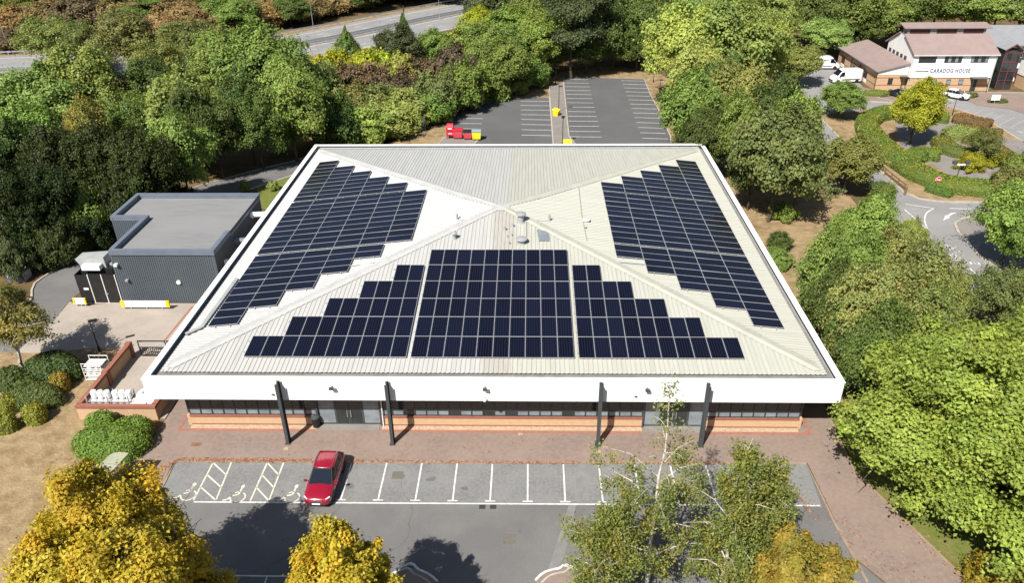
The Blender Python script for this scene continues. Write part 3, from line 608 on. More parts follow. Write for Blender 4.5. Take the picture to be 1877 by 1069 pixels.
# white and yellow barrier rails
def barrier(x0,x1,y,lab,sx=1):
    t=thing('safety_barrier',((x0+x1)/2,y,0),lab,'barrier','barriers of white planks with yellow ends'); 
    for i,z in enumerate((.28,.52,.76)):
        m=MB(); m.box(x0+.35*sx,x1-.35*sx,y-.09,y,z,z+.17); r=m.build('plank','white_paint',t,True)
        for a,b in ((x0,x0+.34*sx),(x1-.34*sx,x1)): m=MB(); m.box(a,b,y-.13,y+.03,z-.01,z+.18); bevel(m.build('end_cap','grit_yellow',r,True),.03)
    for f in (.18,.5,.82):
        x=x0+(x1-x0)*f; m=MB(); m.box(x-.05,x+.05,y+.002,y+.1,0,.9); m.build('post','galv',t,True)
barrier((-34.99,-6.34)[0],(-30.45,-6.31)[0],(-32.70,-6.42)[1],'long stack of white planks with yellow ends along the grey annex wall')
barrier((-39.70,-5.77)[0],(-38.57,-5.76)[0]+.1,(-39.09,-5.96)[1],'short stack of white planks with yellow ends by the black enclosure gates',.5)
# brick bin enclosure
en=thing('brick_enclosure',(-27.5,-18.5,0),'low buff brick service yard wall with red coping at the front left corner','wall')
X0,X1,Y0,Y1,Hh=-30.75,-24.85,-22.3,-14.3,1.3
def wallseg(x0,x1,y0,y1):
    m=MB(); m.box(x0,x1,y0,y1,0,Hh-.22); m.build('wall','buff_brick',en,True); m=MB(); m.box(x0-.05,x1+.05,y0-.05,y1+.05,Hh-.22,Hh); m.build('coping','red_brick',en,True)
wallseg(X0,X1,Y0,Y0+.25); wallseg(X0,X0+.25,Y0+.31,Y1); wallseg(X1-.25,X1,Y0+.31,-17.5)
m=MB(); m.box(X0-.1,X0+.35,-18.2,-17.7,0,Hh+.1); m.build('pier','red_brick',en,True); m=MB(); m.box(X0-.1,X0+.35,Y1+.02,Y1+.45,0,Hh+.1); m.build('pier','red_brick',en,True)
g=thing('yard_gate',(-27.4,-14.0,0),'dark mesh gate with diagonal braces closing the back of the brick yard','gate')
for a,b in ((-29.8,-27.45),(-27.35,-25.0)):
    m=MB(); m.box(a,b,-14.1,-14.04,1.52,1.6); m.box(a,b,-14.1,-14.04,.1,.18); m.box(a,a+.07,-14.1,-14.04,.18,1.52); m.box(b-.07,b,-14.1,-14.04,.18,1.52); m.box(a+.07,b-.07,-14.1,-14.04,.9,.97)
    lf=m.build('gate_leaf','black_metal',g,True); m=MB(); m.tube((a+.05,-14.02,.2),(b-.05,-14.02,1.5),.03); m.tube((a+.05,-14.02,1.5),(b-.05,-14.02,.95),.025); m.build('brace','galv',lf,True)
    m=MB()
    for i in range(14): x=a+.1+(b-a-.2)*i/13; m.box(x-.03,x+.03,-14.08,-14.06,.18,.9)
    m.build('bars','black_metal',lf,True)
# rack of white drums, two dishes, cage
rk=thing('storage_rack',(-28.7,-21.6,0),'pale metal rack carrying white drums inside the brick yard','rack')
for z in (.5,1.15):
    m=MB(); m.box(-30.2,-27.0,-21.7,-21.64,z,z+.07); m.box(-30.2,-27.0,-20.9,-20.84,z,z+.07); m.box(-30.2,-27.0,-21.64,-20.9,z-.03,z); m.build('shelf','galv',rk,True)
for x in (-30.2,-28.6,-27.05):
    m=MB(); m.box(x,x+.07,-21.77,-21.7,0,1.75); m.box(x,x+.07,-20.83,-20.76,0,1.75); m.build('upright','galv',rk,True)
m=MB(); m.tube((-26.95,-21.7,1.3),(-26.6,-21.7,0),.03); m.build('brace','galv',rk,True)
dr=None
for r in range(2):
    for i in range(6):
        if dr is None:
            dr=thing('drum',(0,0,0),'white plastic drum on the pale rack in the brick yard','drum','white drums on the rack'); m=MB(); m.lathe([(.18,0),(.235,.04),(.235,.5),(.19,.6)],n=14); m.build('body','white_paint',dr,smooth=False); m=MB(); m.lathe([(.12,.6),(.12,.64),(.05,.65)],n=10); m.build('lid','off_white',dr); d=dr
        else: d=copy_tree(dr)
        d.location=(-29.85+.5*i+(.12 if i>2 else 0),-21.4,1.22 if r==0 else .57)
        if r==0: d.location[1]=-21.15
        d['label']=('leftmost','second from left','third from left','third from right','second from right','rightmost')[i]+' white drum on the '+('upper','lower')[r]+' shelf of the pale yard rack'
def dish(x,y,z,lab,r,yaw):
    t=thing('satellite_dish',(x,y,0),lab,'satellite dish',rz=yaw); m=MB()
    pr=[(.02,0),(r*.5,.05),(r*.85,.15),(r,.24),(r*.98,.27),(r*.8,.17),(r*.45,.075),(.02,.03)]
    m.lathe(pr,n=24); o=m.build('reflector','off_white',t,smooth=True); o.location=(0,0,z); o.rotation_euler=(R(38),R(-12),0)
    m=MB(); m.tube((0,.1,0),(0,.1,z),.05); m.box(-.35,.35,-.25,.45,0,.08); m.build('mount','galv',t); m=MB(); m.tube((0,-.1,z+.05),(0,-.35,z+.75),.02); m.cbox((0,-.36,z+.78),(.12,.12,.16)); m.build('feed_arm','galv',t)
dish(-25.9,-21.2,1.2,'larger white dish tilted up behind the red coping under the fascia corner',.75,.2); dish(-25.3,-19.9,1.35,'rearmost white dish half hidden by the fascia corner',.62,.5)
m=MB(); t=thing('cabinet',(-26.35,-21.55,0),'low white cabinet between the rack of drums and the dish','cabinet'); m.box(-.55,.5,-.3,.35,.02,1.05); bevel(m.build('body','off_white',t),.03); m=MB(); m.box(-.6,.55,-.35,.4,1.05,1.12); m.build('lid','white_paint',t)
cg=thing('roll_cage',(-31.9,-17.0,0),'white roll cage standing outside the brick yard wall','cage')
for x in (-.75,.75):
    for y in (-.6,.6): m=MB(); m.tube((x,y,.1),(x,y,1.75),.03); m.build('upright','white_paint',cg)
for y in (-.6,.6):
    for z in (.2,.55,.9,1.25,1.72):
        m=MB(); m.tube((-.75,y,z),(.75,y,z),.025,n=6); m.build('rail','white_paint',cg)
for z in (.2,.6,1.0,1.4):
    m=MB(); m.box(-.7,.7,-.55,.55,z,z+.03); m.build('shelf','off_white',cg)
for i in range(5):
    m=MB(); m.cbox((-.5+.25*i,-.1,.72+.4*(i%2)),(.22,.8,.22)); bevel(m.build('crate','white_paint',cg),.02)
# lamp posts
def lamp(x,y,hh,lab,head='flat',ma='black_metal',group=None,arm=0,az=0):
    t=thing('lamp_post',(x,y,0),lab,'lamp post',group,rz=az); m=MB(); m.tube((0,0,0),(0,0,hh),.06,.04); m.tube((0,0,0),(0,0,.5),.1,.1); m.build('pole',ma,t)
    m=MB()
    if head=='flat': m.box(-.12,.55,-.16,.16,hh,hh+.1)
    elif head=='bowl': m.lathe([(.06,hh-.3),(.26,hh),(.3,hh+.05),(.06,hh+.14)])
    elif head=='ball': m.lathe([(.05,hh),(.19,hh+.12),(.2,hh+.28),(.08,hh+.4)])
    else: m.box(-.05,arm,-.06,.06,hh-.02,hh+.06); m.box(arm,arm+.75,-.14,.14,hh-.02,hh+.1)
    m.build('lamp_head','off_white' if head=='ball' else ma,t)
lamp(*(-33.70,-13.38),3.0,'black lamp post on the concrete yard beside the brick wall','flat','black_metal',az=R(30))
lamp(*(7.29,54.97),4.2,'black lamp post standing by the grit bin halfway along the rear footpath','flat',az=R(0))
lamp(*(7.34,39.09),4.15,'black lamp post with bowl head at the building end of the rear footpath','bowl')
lamp(*(7.28,72.00),3.0,'black lamp post at the woodland end of the rear footpath','flat')
lamp(*(-40.55,24.50),2.3,'lamp post with white globe head beside the shaded service road','ball')
for q,l in (((25.00,73.21),'farthest of the three dark posts on the right verge of the rear car park'),((25.01,65.46),'middle of the three dark posts on the right verge of the rear car park'),((24.73,56.88),'nearest of the three dark posts on the right verge of the rear car park')): lamp(*q,2.4,l,'flat')
lamp(*(68.69,52.53),2.6,'black lamp post behind the garden hedges by the pale car park','flat')
lamp(*(-45.53,109.09),13.3,'tall grey lamp post beside the motorway left of the dark pointed tree','arm','galv',arm=1.6,az=R(-60))
lamp(*(-20.23,134.71),13,'tall grey lamp post beside the far right stretch of motorway','arm','galv',arm=1.6,az=R(-60))
lamp(*(-109.90,100.33),11,'tall grey lamp post beside the motorway at the left edge','arm','galv',arm=1.6,az=R(-80))
# bins, grit bins, board behind the building
def cart(x,y,lab,col,lid,w,d,hh,name='wheeled_bin',cat='bin'):
    t=thing(name,(x,y,.07),lab,cat); m=MB()
    b=.88; m.add([(-w/2*b,-d/2*b,.18),(w/2*b,-d/2*b,.18),(w/2*b,d/2*b,.18),(-w/2*b,d/2*b,.18),(-w/2,-d/2,hh*.82),(w/2,-d/2,hh*.82),(w/2,d/2,hh*.82),(-w/2,d/2,hh*.82)],[(0,3,2,1),(4,5,6,7),(0,1,5,4),(1,2,6,5),(2,3,7,6),(3,0,4,7)])
    for i in range(4): x_=-w*.36+w*.24*i; m.box(x_-.025,x_+.025,-d/2-.02,-d/2+.03,.3,hh*.8)
    m.build('body',col,t)
    m=MB(); pr=[(-d/2-.05,hh*.82),(d/2+.05,hh*.82),(d/2+.05,hh*.9),(d/4,hh),(-d/4,hh*.99),(-d/2-.05,hh*.88)]
    n=len(pr); m.add([(sx*(w/2+.04),y,z) for sx in(-1,1) for y,z in pr],[(i,n+i,n+(i+1)%n,(i+1)%n) for i in range(n)]+[tuple(range(n)),tuple(range(n,2*n))[::-1]]); m.build('lid',lid,t)
    for sx in (-1,1):
        for sy in (-1,1): m=MB(); m.tube((sx*w*.38-.04,sy*d*.35,.1),(sx*w*.38+.04,sy*d*.35,.1),.1,n=10); m.build('wheel','tyre',t)
    return t
cart(*(-7.85,42.10),'red four wheeled bin with red lid between the tall red bin and the lidded ones','bin_pink','bin_red',1.35,1.1,1.5)
cart(*(-6.39,41.84),'faded red four wheeled bin with dark grey lid','bin_pink','plastic_black',1.25,1.1,1.35)
cart(*(-5.09,41.58),'yellow four wheeled bin with grey lid at the right end of the row','bin_yellow','bin_lid_grey',1.3,1.1,1.5)
t=thing('tall_bin',(*(-9.00,42.35),.06),'tall bright red collection bin on a dark frame at the left end of the row','bin'); m=MB(); m.box(-.55,.55,-.5,.5,.4,1.7); m.add([(-.55,-.5,1.7),(.55,-.5,1.7),(.55,.5,1.7),(-.55,.5,1.7),(-.45,-.1,2.1),(.45,-.1,2.1),(.45,.42,2.1),(-.45,.42,2.1)],[(4,5,6,7),(0,1,5,4),(1,2,6,5),(2,3,7,6),(3,0,4,7)]); bevel(m.build('body','bin_red',t),.04)
m=MB(); m.box(-.3,.3,-.52,-.5,1.45,1.6); m.build('chute_label','sign_white',t); m=MB(); m.box(-.3,.3,-.52,-.5,.75,.85); m.build('chute_label','sign_white',t)
for sx in(-.5,.5):
    for sy in(-.45,.45): m=MB(); m.box(sx-.04,sx+.04,sy-.04,sy+.04,0,.4); m.build('leg','dark_steel',t)
def grit(x,y,lab,rz=0):
    t=thing('grit_bin',(x,y,.1),lab,'grit bin','yellow grit bins on the rear footpath',rz); m=MB(); m.add([(-.5,-.4,.0),(.5,-.4,0),(.5,.4,0),(-.5,.4,0),(-.58,-.48,.75),(.58,-.48,.75),(.58,.45,.9),(-.58,.45,.9)],[(4,5,6,7),(0,1,5,4),(1,2,6,5),(2,3,7,6),(3,0,4,7)]); bevel(m.build('body','grit_yellow',t),.04)
    m=MB(); m.add([(-.64,-.55,.74),(.64,-.55,.74),(.64,.5,.92),(-.64,.5,.92),(-.6,-.5,.84),(.6,-.5,.84),(.58,.45,1.1),(-.58,.45,1.1)],[(4,5,6,7),(0,1,5,4),(1,2,6,5),(2,3,7,6),(3,0,4,7)]); bevel(m.build('lid','bin_yellow',t),.03)
grit(*(6.84,53.21),'yellow grit bin at the foot of the middle lamp post on the rear footpath',R(70)); grit(*(7.98,37.69),'yellow grit bin just behind the back roof edge')
t=thing('sign_board',(*(-13.94,45.70),.02),'dark grey notice board standing on dry grass behind the roof','sign',rz=R(-12)); m=MB(); m.box(-.95,.95,-.06,.06,.3,2.0); m.build('board','sign_grey',t)
for x,z,a in ((-.25,1.4,.3),(.2,1.4,.3),(-.0,1.05,.25)): m=MB(); m.box(x-a/2,x+a/2,-.075,-.062,z-.16,z+.1); m.build('notice','off_white',t)
for x in(-.8,.8): m=MB(); m.box(x-.06,x+.06,-.04,.04,0,.3); m.build('leg','sign_grey',t)
m=MB(); m.box(-1.0,1.0,-.3,.3,0,.06); m.build('plinth','path_grey',t)
t=thing('litter_bin',(*(-12.83,-22.95),.05),'small dark round litter bin beside the left entrance','bin'); m=MB(); m.lathe([(.2,0),(.27,.05),(.3,.75),(.28,.82)]); m.build('body','black_metal',t); m=MB(); m.lathe([(.31,.82),(.3,.9),(.1,.98)]); m.build('lid','dark_steel',t)
t=thing('pallet_stack',(*(-47.96,-0.74),0),'grey crate stack with a blue panel at the far left kerb','crate'); m=MB(); m.box(-.9,.9,-.6,.6,.1,1.0); bevel(m.build('crate','duct_grey',t),.04); m=MB(); m.box(-.85,.85,-.66,-.61,.15,.5); m.build('panel','tray_blue',t); m=MB(); m.box(-1,1,-.65,.65,0,.1); m.build('pallet','timber',t)
# curved cycle shelter
A=Vector((*(-24.66,-28.18),0)); B=Vector((*(-25.17,-31.11),0)); d=(B-A); L=d.length+.5; yaw=math.atan2(d.y,d.x)
cs=thing('cycle_shelter',(A.x,A.y,.05),'curved translucent cycle shelter beside the big clipped bush','shelter',rz=yaw)
ws=[(1.8*math.cos(a)-1.8,1.0+1.2*math.sin(a)) for a in [R(12*i) for i in range(9)]]
def shel(u0,u1):
    m=MB(); n=len(ws)
    for (y0,z0),(y1,z1) in zip(ws,ws[1:]): 
        m.add([(u0,-y0-1.0,z0),(u1,-y0-1.0,z0),(u1,-y1-1.0,z1),(u0,-y1-1.0,z1),(u0,-y0-1.0,z0-.03),(u1,-y0-1.0,z0-.03),(u1,-y1-1.0,z1-.03),(u0,-y1-1.0,z1-.03)],[(0,1,2,3),(7,6,5,4),(0,4,5,1),(2,6,7,3),(0,3,7,4),(1,5,6,2)])
    return m
for i in range(3): shel(L*i/3+.02,L*(i+1)/3-.02).build('canopy_panel','canopy',cs)
for i in range(4):
    u=L*i/3; m=MB(); m.tube((u,-1.0,0),(u,-1.0,1.0),.04); 
    for (y0,z0),(y1,z1) in zip(ws,ws[1:]): m.tube((u,-y0-1.0,z0-.04),(u,-y1-1.0,z1-.04),.03,n=6)
    m.tube((u,-1.0,.5),(u,.55,2.08),.03,n=6); m.build('frame_hoop','dark_steel',cs)
for i in range(2):
    u=L*(i+.5)/3; m=MB(); pts=[(u-.35,-.4,0),(u-.35,-.4,.75),(u+.35,-.4,.75),(u+.35,-.4,0)]
    for a,b in zip(pts,pts[1:]): m.tube(a,b,.03,n=6)
    m.build('bike_stand','dark_steel',cs)
bk=thing('bicycle',(*(-25.99,-27.92),.05),'dark bicycle parked under the curved shelter','bicycle',rz=yaw+.2)
for x in(-.5,.5):
    m=MB(); pts=[(x+.33*math.cos(2*PI*i/16),0,.34+.33*math.sin(2*PI*i/16)) for i in range(17)]
    for a,b in zip(pts,pts[1:]): m.tube(a,b,.022,n=5,cap=False)
    for i in range(0,16,4): m.tube((x,0,.34),pts[i],.006,n=4)
    m.build('wheel','tyre',bk)
m=MB()
for a,b in (((-.5,0,.34),(-.15,0,.32)),((-.15,0,.32),(-.28,0,.85)),((-.15,0,.32),(.33,0,.8)),((-.26,0,.75),(.33,0,.8)),((.33,0,.8),(.5,0,.34)),((-.5,0,.34),(-.26,0,.75)),((.33,0,.8),(.3,0,.98))): m.tube(a,b,.02,n=6)
m.build('frame','dark_steel',bk); m=MB(); m.cbox((-.29,0,.88),(.25,.13,.06)); m.build('saddle','plastic_black',bk); m=MB(); m.tube((.3,-.28,1.0),(.3,.28,1.0),.015); m.build('handlebar','plastic_black',bk)

# ---------- vehicles ----------
def loft(secs,m=None,mi=0,caps=True):
    m=m or MB(); n=len(secs[0]); vs=[p for s in secs for p in s]; fs=[]
    for i in range(len(secs)-1):
        for j in range(n-1): fs.append((i*n+j,(i+1)*n+j,(i+1)*n+j+1,i*n+j+1))
    if caps: fs+=[tuple(range(n)),tuple((len(secs)-1)*n+j for j in range(n))[::-1]]
    return m.add(vs,fs,mi)
def mirror(half,x): # half profile (w,z) from the sill up to the centre line
    L=[(x,-w,z) for w,z in half]; Rr=[(x,w,z) for w,z in half[::-1] if w>1e-6]
    return L+Rr
def sub(o,l=2):
    s=o.modifiers.new('sub','SUBSURF'); s.levels=l; s.render_levels=l
    for p in o.data.polygons: p.use_smooth=True
    return o
def wheel(t,x,y,r,w=.22):
    s=1 if y>0 else -1; m=MB(); m.lathe([(r*.62,-w/2),(r*.95,-w/2),(r,-w/2+.03),(r,w/2-.03),(r*.95,w/2),(r*.62,w/2)],n=22); o=m.build('tyre','tyre',None)
    wt=bpy.data.objects.new('wheel',None); COL.objects.link(wt); wt.parent=t; wt.location=(x,y,r); wt.rotation_euler=(R(90),0,0); o.parent=wt
    m=MB(); m.lathe([(r*.6,w/2-.05),(r*.62,w/2-.01),(r*.55,w/2-.005),(r*.2,w/2-.05)],n=18)
    for k in range(5): a=2*PI*k/5; m.tube((r*.1*math.cos(a),r*.1*math.sin(a),w/2-.03),(r*.56*math.cos(a),r*.56*math.sin(a),w/2-.03),r*.09,n=5)
    q=m.build('rim','rim',None); q.parent=wt; 
    if s>0: q.rotation_euler=(PI,0,0)
def car(loc,rz,paint,lab,suv=True,Lc=4.45,rails=True,group=None):
    # built facing +x
    t=thing('parked_car',loc,lab,'car',group,rz); W=.93; hf=Lc/2; top=1.62 if suv else 1.46; belt=1.02 if suv else .94
    lo=[]
    for x,w,zs,zb,zc in ((-hf,.70,.42,.92,.96),(-hf+.08,.84,.32,belt-.03,belt),(-hf+.5,W,.28,belt,belt+.02),(-.6,W,.27,belt-.02,belt),(.35,W,.27,belt-.04,belt-.02),(.95,W,.27,belt-.05,belt-.0),(1.4,W-.01,.27,belt-.11,belt-.04),(hf-.35,W-.06,.29,belt-.2,belt-.13),(hf-.1,.80,.34,.72,.79),(hf,.62,.44,.60,.66)):
        lo.append(mirror([(w*.9,zs),(w,zs+.14),(w*1.0,(zs+zb)/2),(w*.985,zb-.06),(w*.9,zb+.005),(w*.5,zc+.02),(0,zc+.035)],x))
    sub(loft(lo).build('body',paint,t),2)
    # greenhouse: roof shell, pillars and glass
    rb,rf=-hf+.12,.95; 
    st=[(-hf+.62,.66,top-.09),(-hf+.8,.68,top-.03),(-.8,.70,top),(-.2,.69,top-.01),(.12,.66,top-.06)]
    ro=[mirror([(w+.015,z-.05),(w,z),(w*.6,z+.03),(0,z+.045)],x) for x,w,z in st]; sub(loft(ro).build('roof',paint,t),2)
    base=[(-hf+.16,.78),(rf+.02,.80)]
    m=MB(); c=[(-hf+.2,-.78,belt-.02),(-hf+.2,.78,belt-.02),(1.02,.80,belt-.04),(1.02,-.80,belt-.04),(-hf+.66,-.64,top-.07),(-hf+.66,.64,top-.07),(.13,.62,top-.06),(.13,-.62,top-.06)]
    def inset(a,b,c_,d,k=.06,off=.012):
        q=[Vector(v) for v in (a,b,c_,d)]; ce=sum(q,Vector())/4; nn=(q[1]-q[0]).cross(q[3]-q[0]).normalized(); 
        if nn.dot(ce-Vector((0,0,1)))<0: nn=-nn
        return [ce+(v-ce)*(1-k)+nn*off for v in q]
    m.add(c,[(0,1,5,4),(1,2,6,5),(2,3,7,6),(3,0,4,7),(4,5,6,7),(0,3,2,1)]); m.build('cabin_frame','plastic_black',t)
    for nm,q in (('windscreen',inset(c[3],c[2],c[6],c[7],.05)),('rear_window',inset(c[1],c[0],c[4],c[5],.14))):
        m=MB(); m.add(q,[(0,1,2,3)]); m.add([v-Vector((0,0,.006)) for v in q],[(3,2,1,0)]); m.build(nm,'car_glass',t)
    for s in (-1,1):
        lo_=lambda u: Vector((c[0][0]+(c[3][0]-c[0][0])*u,s*.80,belt+.03)); hi_=lambda u: Vector((c[4][0]+(c[7][0]-c[4][0])*u,s*.655,top-.10))
        for u0,u1 in ((.06,.27),(.30,.60),(.63,.90)):
            m=MB(); q=[lo_(u0),lo_(u1),hi_(min(1,u1)),hi_(u0)]; off=Vector((0,s*.012,0)); m.add([v+off for v in q]+[v for v in q],[(0,1,2,3),(7,6,5,4)]); m.build('side_window','car_glass',t)
        m=MB(); m.cbox((.78,s*1.02,belt+.08),(.12,.2,.15)); m.box(.74,.82,min(s*.8,s*.93),max(s*.8,s*.93),belt+.02,belt+.06); bevel(m.build('mirror',paint,t),.035)
        m=MB(); m.add([(hf-.28,s*.5,.74),(hf-.12,s*.78,.72),(hf-.42,s*.875,.80),(hf-.5,s*.80,.86),(hf-.34,s*.52,.85)],[(0,1,2,3,4)]); m.add([(hf-.26,s*.5,.70),(hf-.1,s*.78,.68),(hf-.42,s*.89,.72)],[(0,1,2)]); 
        m=MB(); m.tube((hf-.16,s*.58,.73),(hf-.36,s*.83,.79),.05,.05,n=8); m.build('headlight','lamp_clear',t)
        m=MB(); m.box(-hf+.02,-hf+.10,min(s*.6,s*.78),max(s*.6,s*.78),.74,.9); bevel(m.build('tail_light','lamp_red',t),.03)
        for x in (-.15,-1.05): m=MB(); m.box(x,x+.16,min(s*.915,s*.95),max(s*.915,s*.95),belt-.2,belt-.16); m.build('handle',paint,t)
        if rails: m=MB(); m.tube((-hf+.75,s*.60,top+.05),(.0,s*.58,top+.02),.022,n=6); m.build('roof_rail','chrome',t)
        for x in (-hf+.88,hf-.92): wheel(t,x,s*.80,.33)
        for x in (-hf+.88,hf-.92): m=MB(); m.tube((x,s*.88,.36),(x,s*.925,.36),.40,n=20); m.build('wheel_arch','plastic_black',t)
    m=MB(); m.box(hf-.1,hf+.02,-.42,.42,.56,.70); bevel(m.build('grille','chrome',t),.03); m=MB(); m.box(hf-.08,hf+.035,-.30,.30,.585,.65); m.build('grille_mesh','plastic_black',t)
    m=MB(); m.box(hf-.05,hf+.03,-.26,.26,.44,.54); m.build('number_plate','sign_white',t); m=MB(); m.box(-hf-.02,-hf+.05,-.26,.26,.6,.71); m.build('number_plate','bin_yellow',t)
    m=MB(); m.box(hf-.2,hf-.01,-.62,.62,.3,.44); bevel(m.build('lower_bumper','plastic_black',t),.04)
    for y in(-.35,.25): m=MB(); m.tube((1.03,y,belt+.0),(.78,y+.38,belt+.16),.012,n=5); m.build('wiper','plastic_black',t)
    return t
car((-10.77,-28.85,.02),R(-91.5),'car_red','red estate-style car with roof rails parked nose out in the front bays')
car((*(73.91,62.25),.02),R(-42),'car_white','small white hatchback parked by the clipped bush at the pale car park',False,4.0,False)
car((*(64.89,63.37),.02),R(120),'car_navy','dark car half hidden behind the yellow green tree',False,4.1,False)
def van(loc,rz,lab,logo):
    t=thing('parked_van',loc,lab,'van','white vans beside the low brick wing',rz); hf=2.75; W=1.0
    st=[]
    for x,w,zt in ((-hf,.93,2.3),(-hf+.1,.97,2.42),(-1.0,.99,2.45),(.7,.98,2.44),(1.15,.95,2.32),(1.95,.93,1.25),(2.5,.90,1.08),(hf,.8,.8)):
        st.append(mirror([(w*.97,.3),(w,.5),(w,min(1.1,zt-.15)),(w*.97,zt-.14),(w*.86,zt-.02),(0,zt)],x))
    sub(loft(st).build('body','car_white',t),1)
    q=[Vector((1.9,-.8,1.33)),Vector((1.9,.8,1.33)),Vector((1.27,.74,2.2)),Vector((1.27,-.74,2.2))]; o=Vector((.07,0,.06)); m=MB(); m.add([v+o for v in q]+[v for v in q],[(0,1,2,3),(7,6,5,4),(0,4,5,1),(1,5,6,2),(2,6,7,3),(3,7,4,0)]); m.build('windscreen','car_glass',t)
    for s in(-1,1):
        m=MB(); q=[(.75,s*.985,1.25),(1.75,s*.965,1.25),(1.3,s*.955,2.0),(.75,s*.975,2.05)]; m.add(q+[(a,b-s*.03,c) for a,b,c in q],[(0,1,2,3),(7,6,5,4),(0,4,5,1),(1,5,6,2),(2,6,7,3),(3,7,4,0)]); m.build('side_window','car_glass',t)
        m=MB(); m.cbox((1.65,s*1.13,1.45),(.12,.2,.3)); bevel(m.build('mirror','plastic_black',t),.03)
        m=MB(); m.tube((hf-.3,s*.62,.92),(hf-.55,s*.84,1.02),.1,n=8); m.build('headlight','lamp_clear',t)
        m=MB(); m.box(-hf-.01,-hf+.06,min(s*.8,s*.93),max(s*.8,s*.93),.7,1.3); m.build('tail_light','lamp_red',t)
        m=MB(); m.box(-2.3,1.1,min(s*.985,s*1.003),max(s*.985,s*1.003),.62,.78); m.build('side_stripe','sign_grey',t)
        if logo:
            m=MB(); pts=[(-1.0+.3*math.cos(R(a)),1.75+.22*math.sin(R(a))) for a in range(40,330,24)]
            for (a,b),(c,d) in zip(pts,pts[1:]): m.add([(a,s*1.0,b),(c,s*1.0,d),(c,s*1.012,d+.05),(a,s*1.012,b+.05)],[(0,1,2,3)])
            m.box(-.6,.4,min(s*.99,s*1.003),max(s*.99,s*1.003),1.7,1.8); m.build('logo_mark','sign_grey',t)
            m=MB(); m.box(-2.4,-1.2,min(s*.985,s*1.004),max(s*.985,s*1.004),.5,.6); m.build('red_stripe','sign_red',t)
        for x in(-1.75,1.75): wheel(t,x,s*.88,.35)
    m=MB(); m.box(hf-.12,hf+.03,-.7,.7,.4,.62); bevel(m.build('bumper','plastic_black',t),.04)
    return t
van((*(58.87,83.06),.0),R(-4),'white van with a dark logo parked by the far end of the low brick wing',True)
van((*(59.26,73.02),.0),R(188),'white van parked close to the green hedge, partly behind the round tree',False)

# ---------- white and brick office block on the right ----------
cb=thing('office_block',(75,66,0),'two storey white office block with pinkish roof and blue letters','building')
cx0,cx1,cy0,cy1=67.6,81.2,66.8,77.5; E1=6.4; cyr=(cy0+cy1)/2+.4; RZ=9.0
def part(mb,n,ma): return mb.build(n,ma,cb,True)
m=MB(); m.box(cx0,cx1,cy0,cy1,0,2.15); part(m,'brick_base','buff_brick')
m=MB(); m.box(cx0-.02,cx1+.02,cy0-.02,cy1+.02,2.15,2.3); part(m,'brick_course','red_brick'); m=MB(); m.box(cx0-.015,cx1+.015,cy0-.015,cy1,.95,1.05); part(m,'brick_course','red_brick')
m=MB(); m.box(cx0-.06,cx1+.06,cy0-.08,cy1,2.3,E1); m.add([(cx0-.06,cy0-.08,E1),(cx0-.06,cy1,E1),(cx0-.06,cyr,RZ-.2),(cx1+.06,cy0-.08,E1),(cx1+.06,cy1,E1),(cx1+.06,cyr,RZ-.2)],[(0,2,1),(3,4,5)]); part(m,'white_wall','white_clad')
def roofq(a,b,c,d,th=.16,n='roof',ma='pink_roof'):
    m=MB(); q=[Vector(v) for v in (a,b,c,d)]; nn=(q[1]-q[0]).cross(q[3]-q[0]).normalized()*th
    if nn.z<0: nn=-nn
    m.add(q+[v+nn for v in q],[(3,2,1,0),(4,5,6,7),(0,1,5,4),(1,2,6,5),(2,3,7,6),(3,0,4,7)]); return part(m,n,ma)
def zr(y): return E1-.1+(RZ-E1)*(y-cy0)/(cyr-cy0)
roofq((cx0-.35,cy0-.4,zr(cy0-.4)),(cx1+.4,cy0-.4,zr(cy0-.4)),(cx1+.4,cyr-.9,zr(cyr-.9)),(cx0-.35,cyr-.9,zr(cyr-.9)))
roofq((cx0-.35,cyr+.9,zr(cyr-.9)),(cx1+.4,cyr+.9,zr(cyr-.9)),(cx1+.4,cy1+.8,zr(cy0-.8)),(cx0-.35,cy1+.8,zr(cy0-.8)))
m=MB(); m.box(cx0+.1,cx1-.1,cyr-.8,cyr+.8,RZ-1.2,RZ+.55); part(m,'clerestory_wall','slate_grey')
for i in range(3): m=MB(); a=cx0+.6+i*4.55; m.box(a,a+3.4,cyr-.84,cyr-.802,RZ-.35,RZ+.4); part(m,'clerestory_louvre','maroon')
roofq((cx0-.6,cyr-1.3,RZ+.5),(cx1+.6,cyr-1.3,RZ+.5),(cx1+.6,cyr+1.2,RZ+1.0),(cx0-.6,cyr+1.2,RZ+1.0),.14,'upper_roof')
m=MB(); m.box(cx0-.35,cx1+.4,cy0-.52,cy0-.4,zr(cy0-.4)-.08,zr(cy0-.4)+.12); part(m,'gutter','coping_cream')
def win(x0,x1,z0,z1,y,n=1,axis='x',sgn=-1,gl='glass',fr='frame_dark'):
    def bx(m,u0,u1,d0,d1,za,zb):
        a,b=sorted((y+sgn*d0,y+sgn*d1))
        return m.box(u0,u1,a,b,za,zb) if axis=='x' else m.box(a,b,u0,u1,za,zb)
    m=MB(); bx(m,x0,x1,.001,.05,z0,z0+.08); bx(m,x0,x1,.001,.05,z1-.08,z1); w=(x1-x0)/n
    for i in range(n+1): u=x0+w*i; bx(m,max(x0,u-.04),min(x1,u+.04),.001,.05,z0+.08,z1-.08)
    f=part(m,'window',fr)
    for i in range(n): m=MB(); bx(m,x0+w*i+.04,x0+w*(i+1)-.04,.003,.02,z0+.08,z1-.08); m.build('pane',gl if not(isinstance(gl,(list,tuple))) else gl[i%len(gl)],f,True)
for a,b,g in ((68.4,71.3,'glass'),(72.7,75.6,['glass','glass_pale']),(77.1,80.0,['glass_pale','glass'])): win(a,b,4.85,6.0,cy0-.08,5,gl=g)
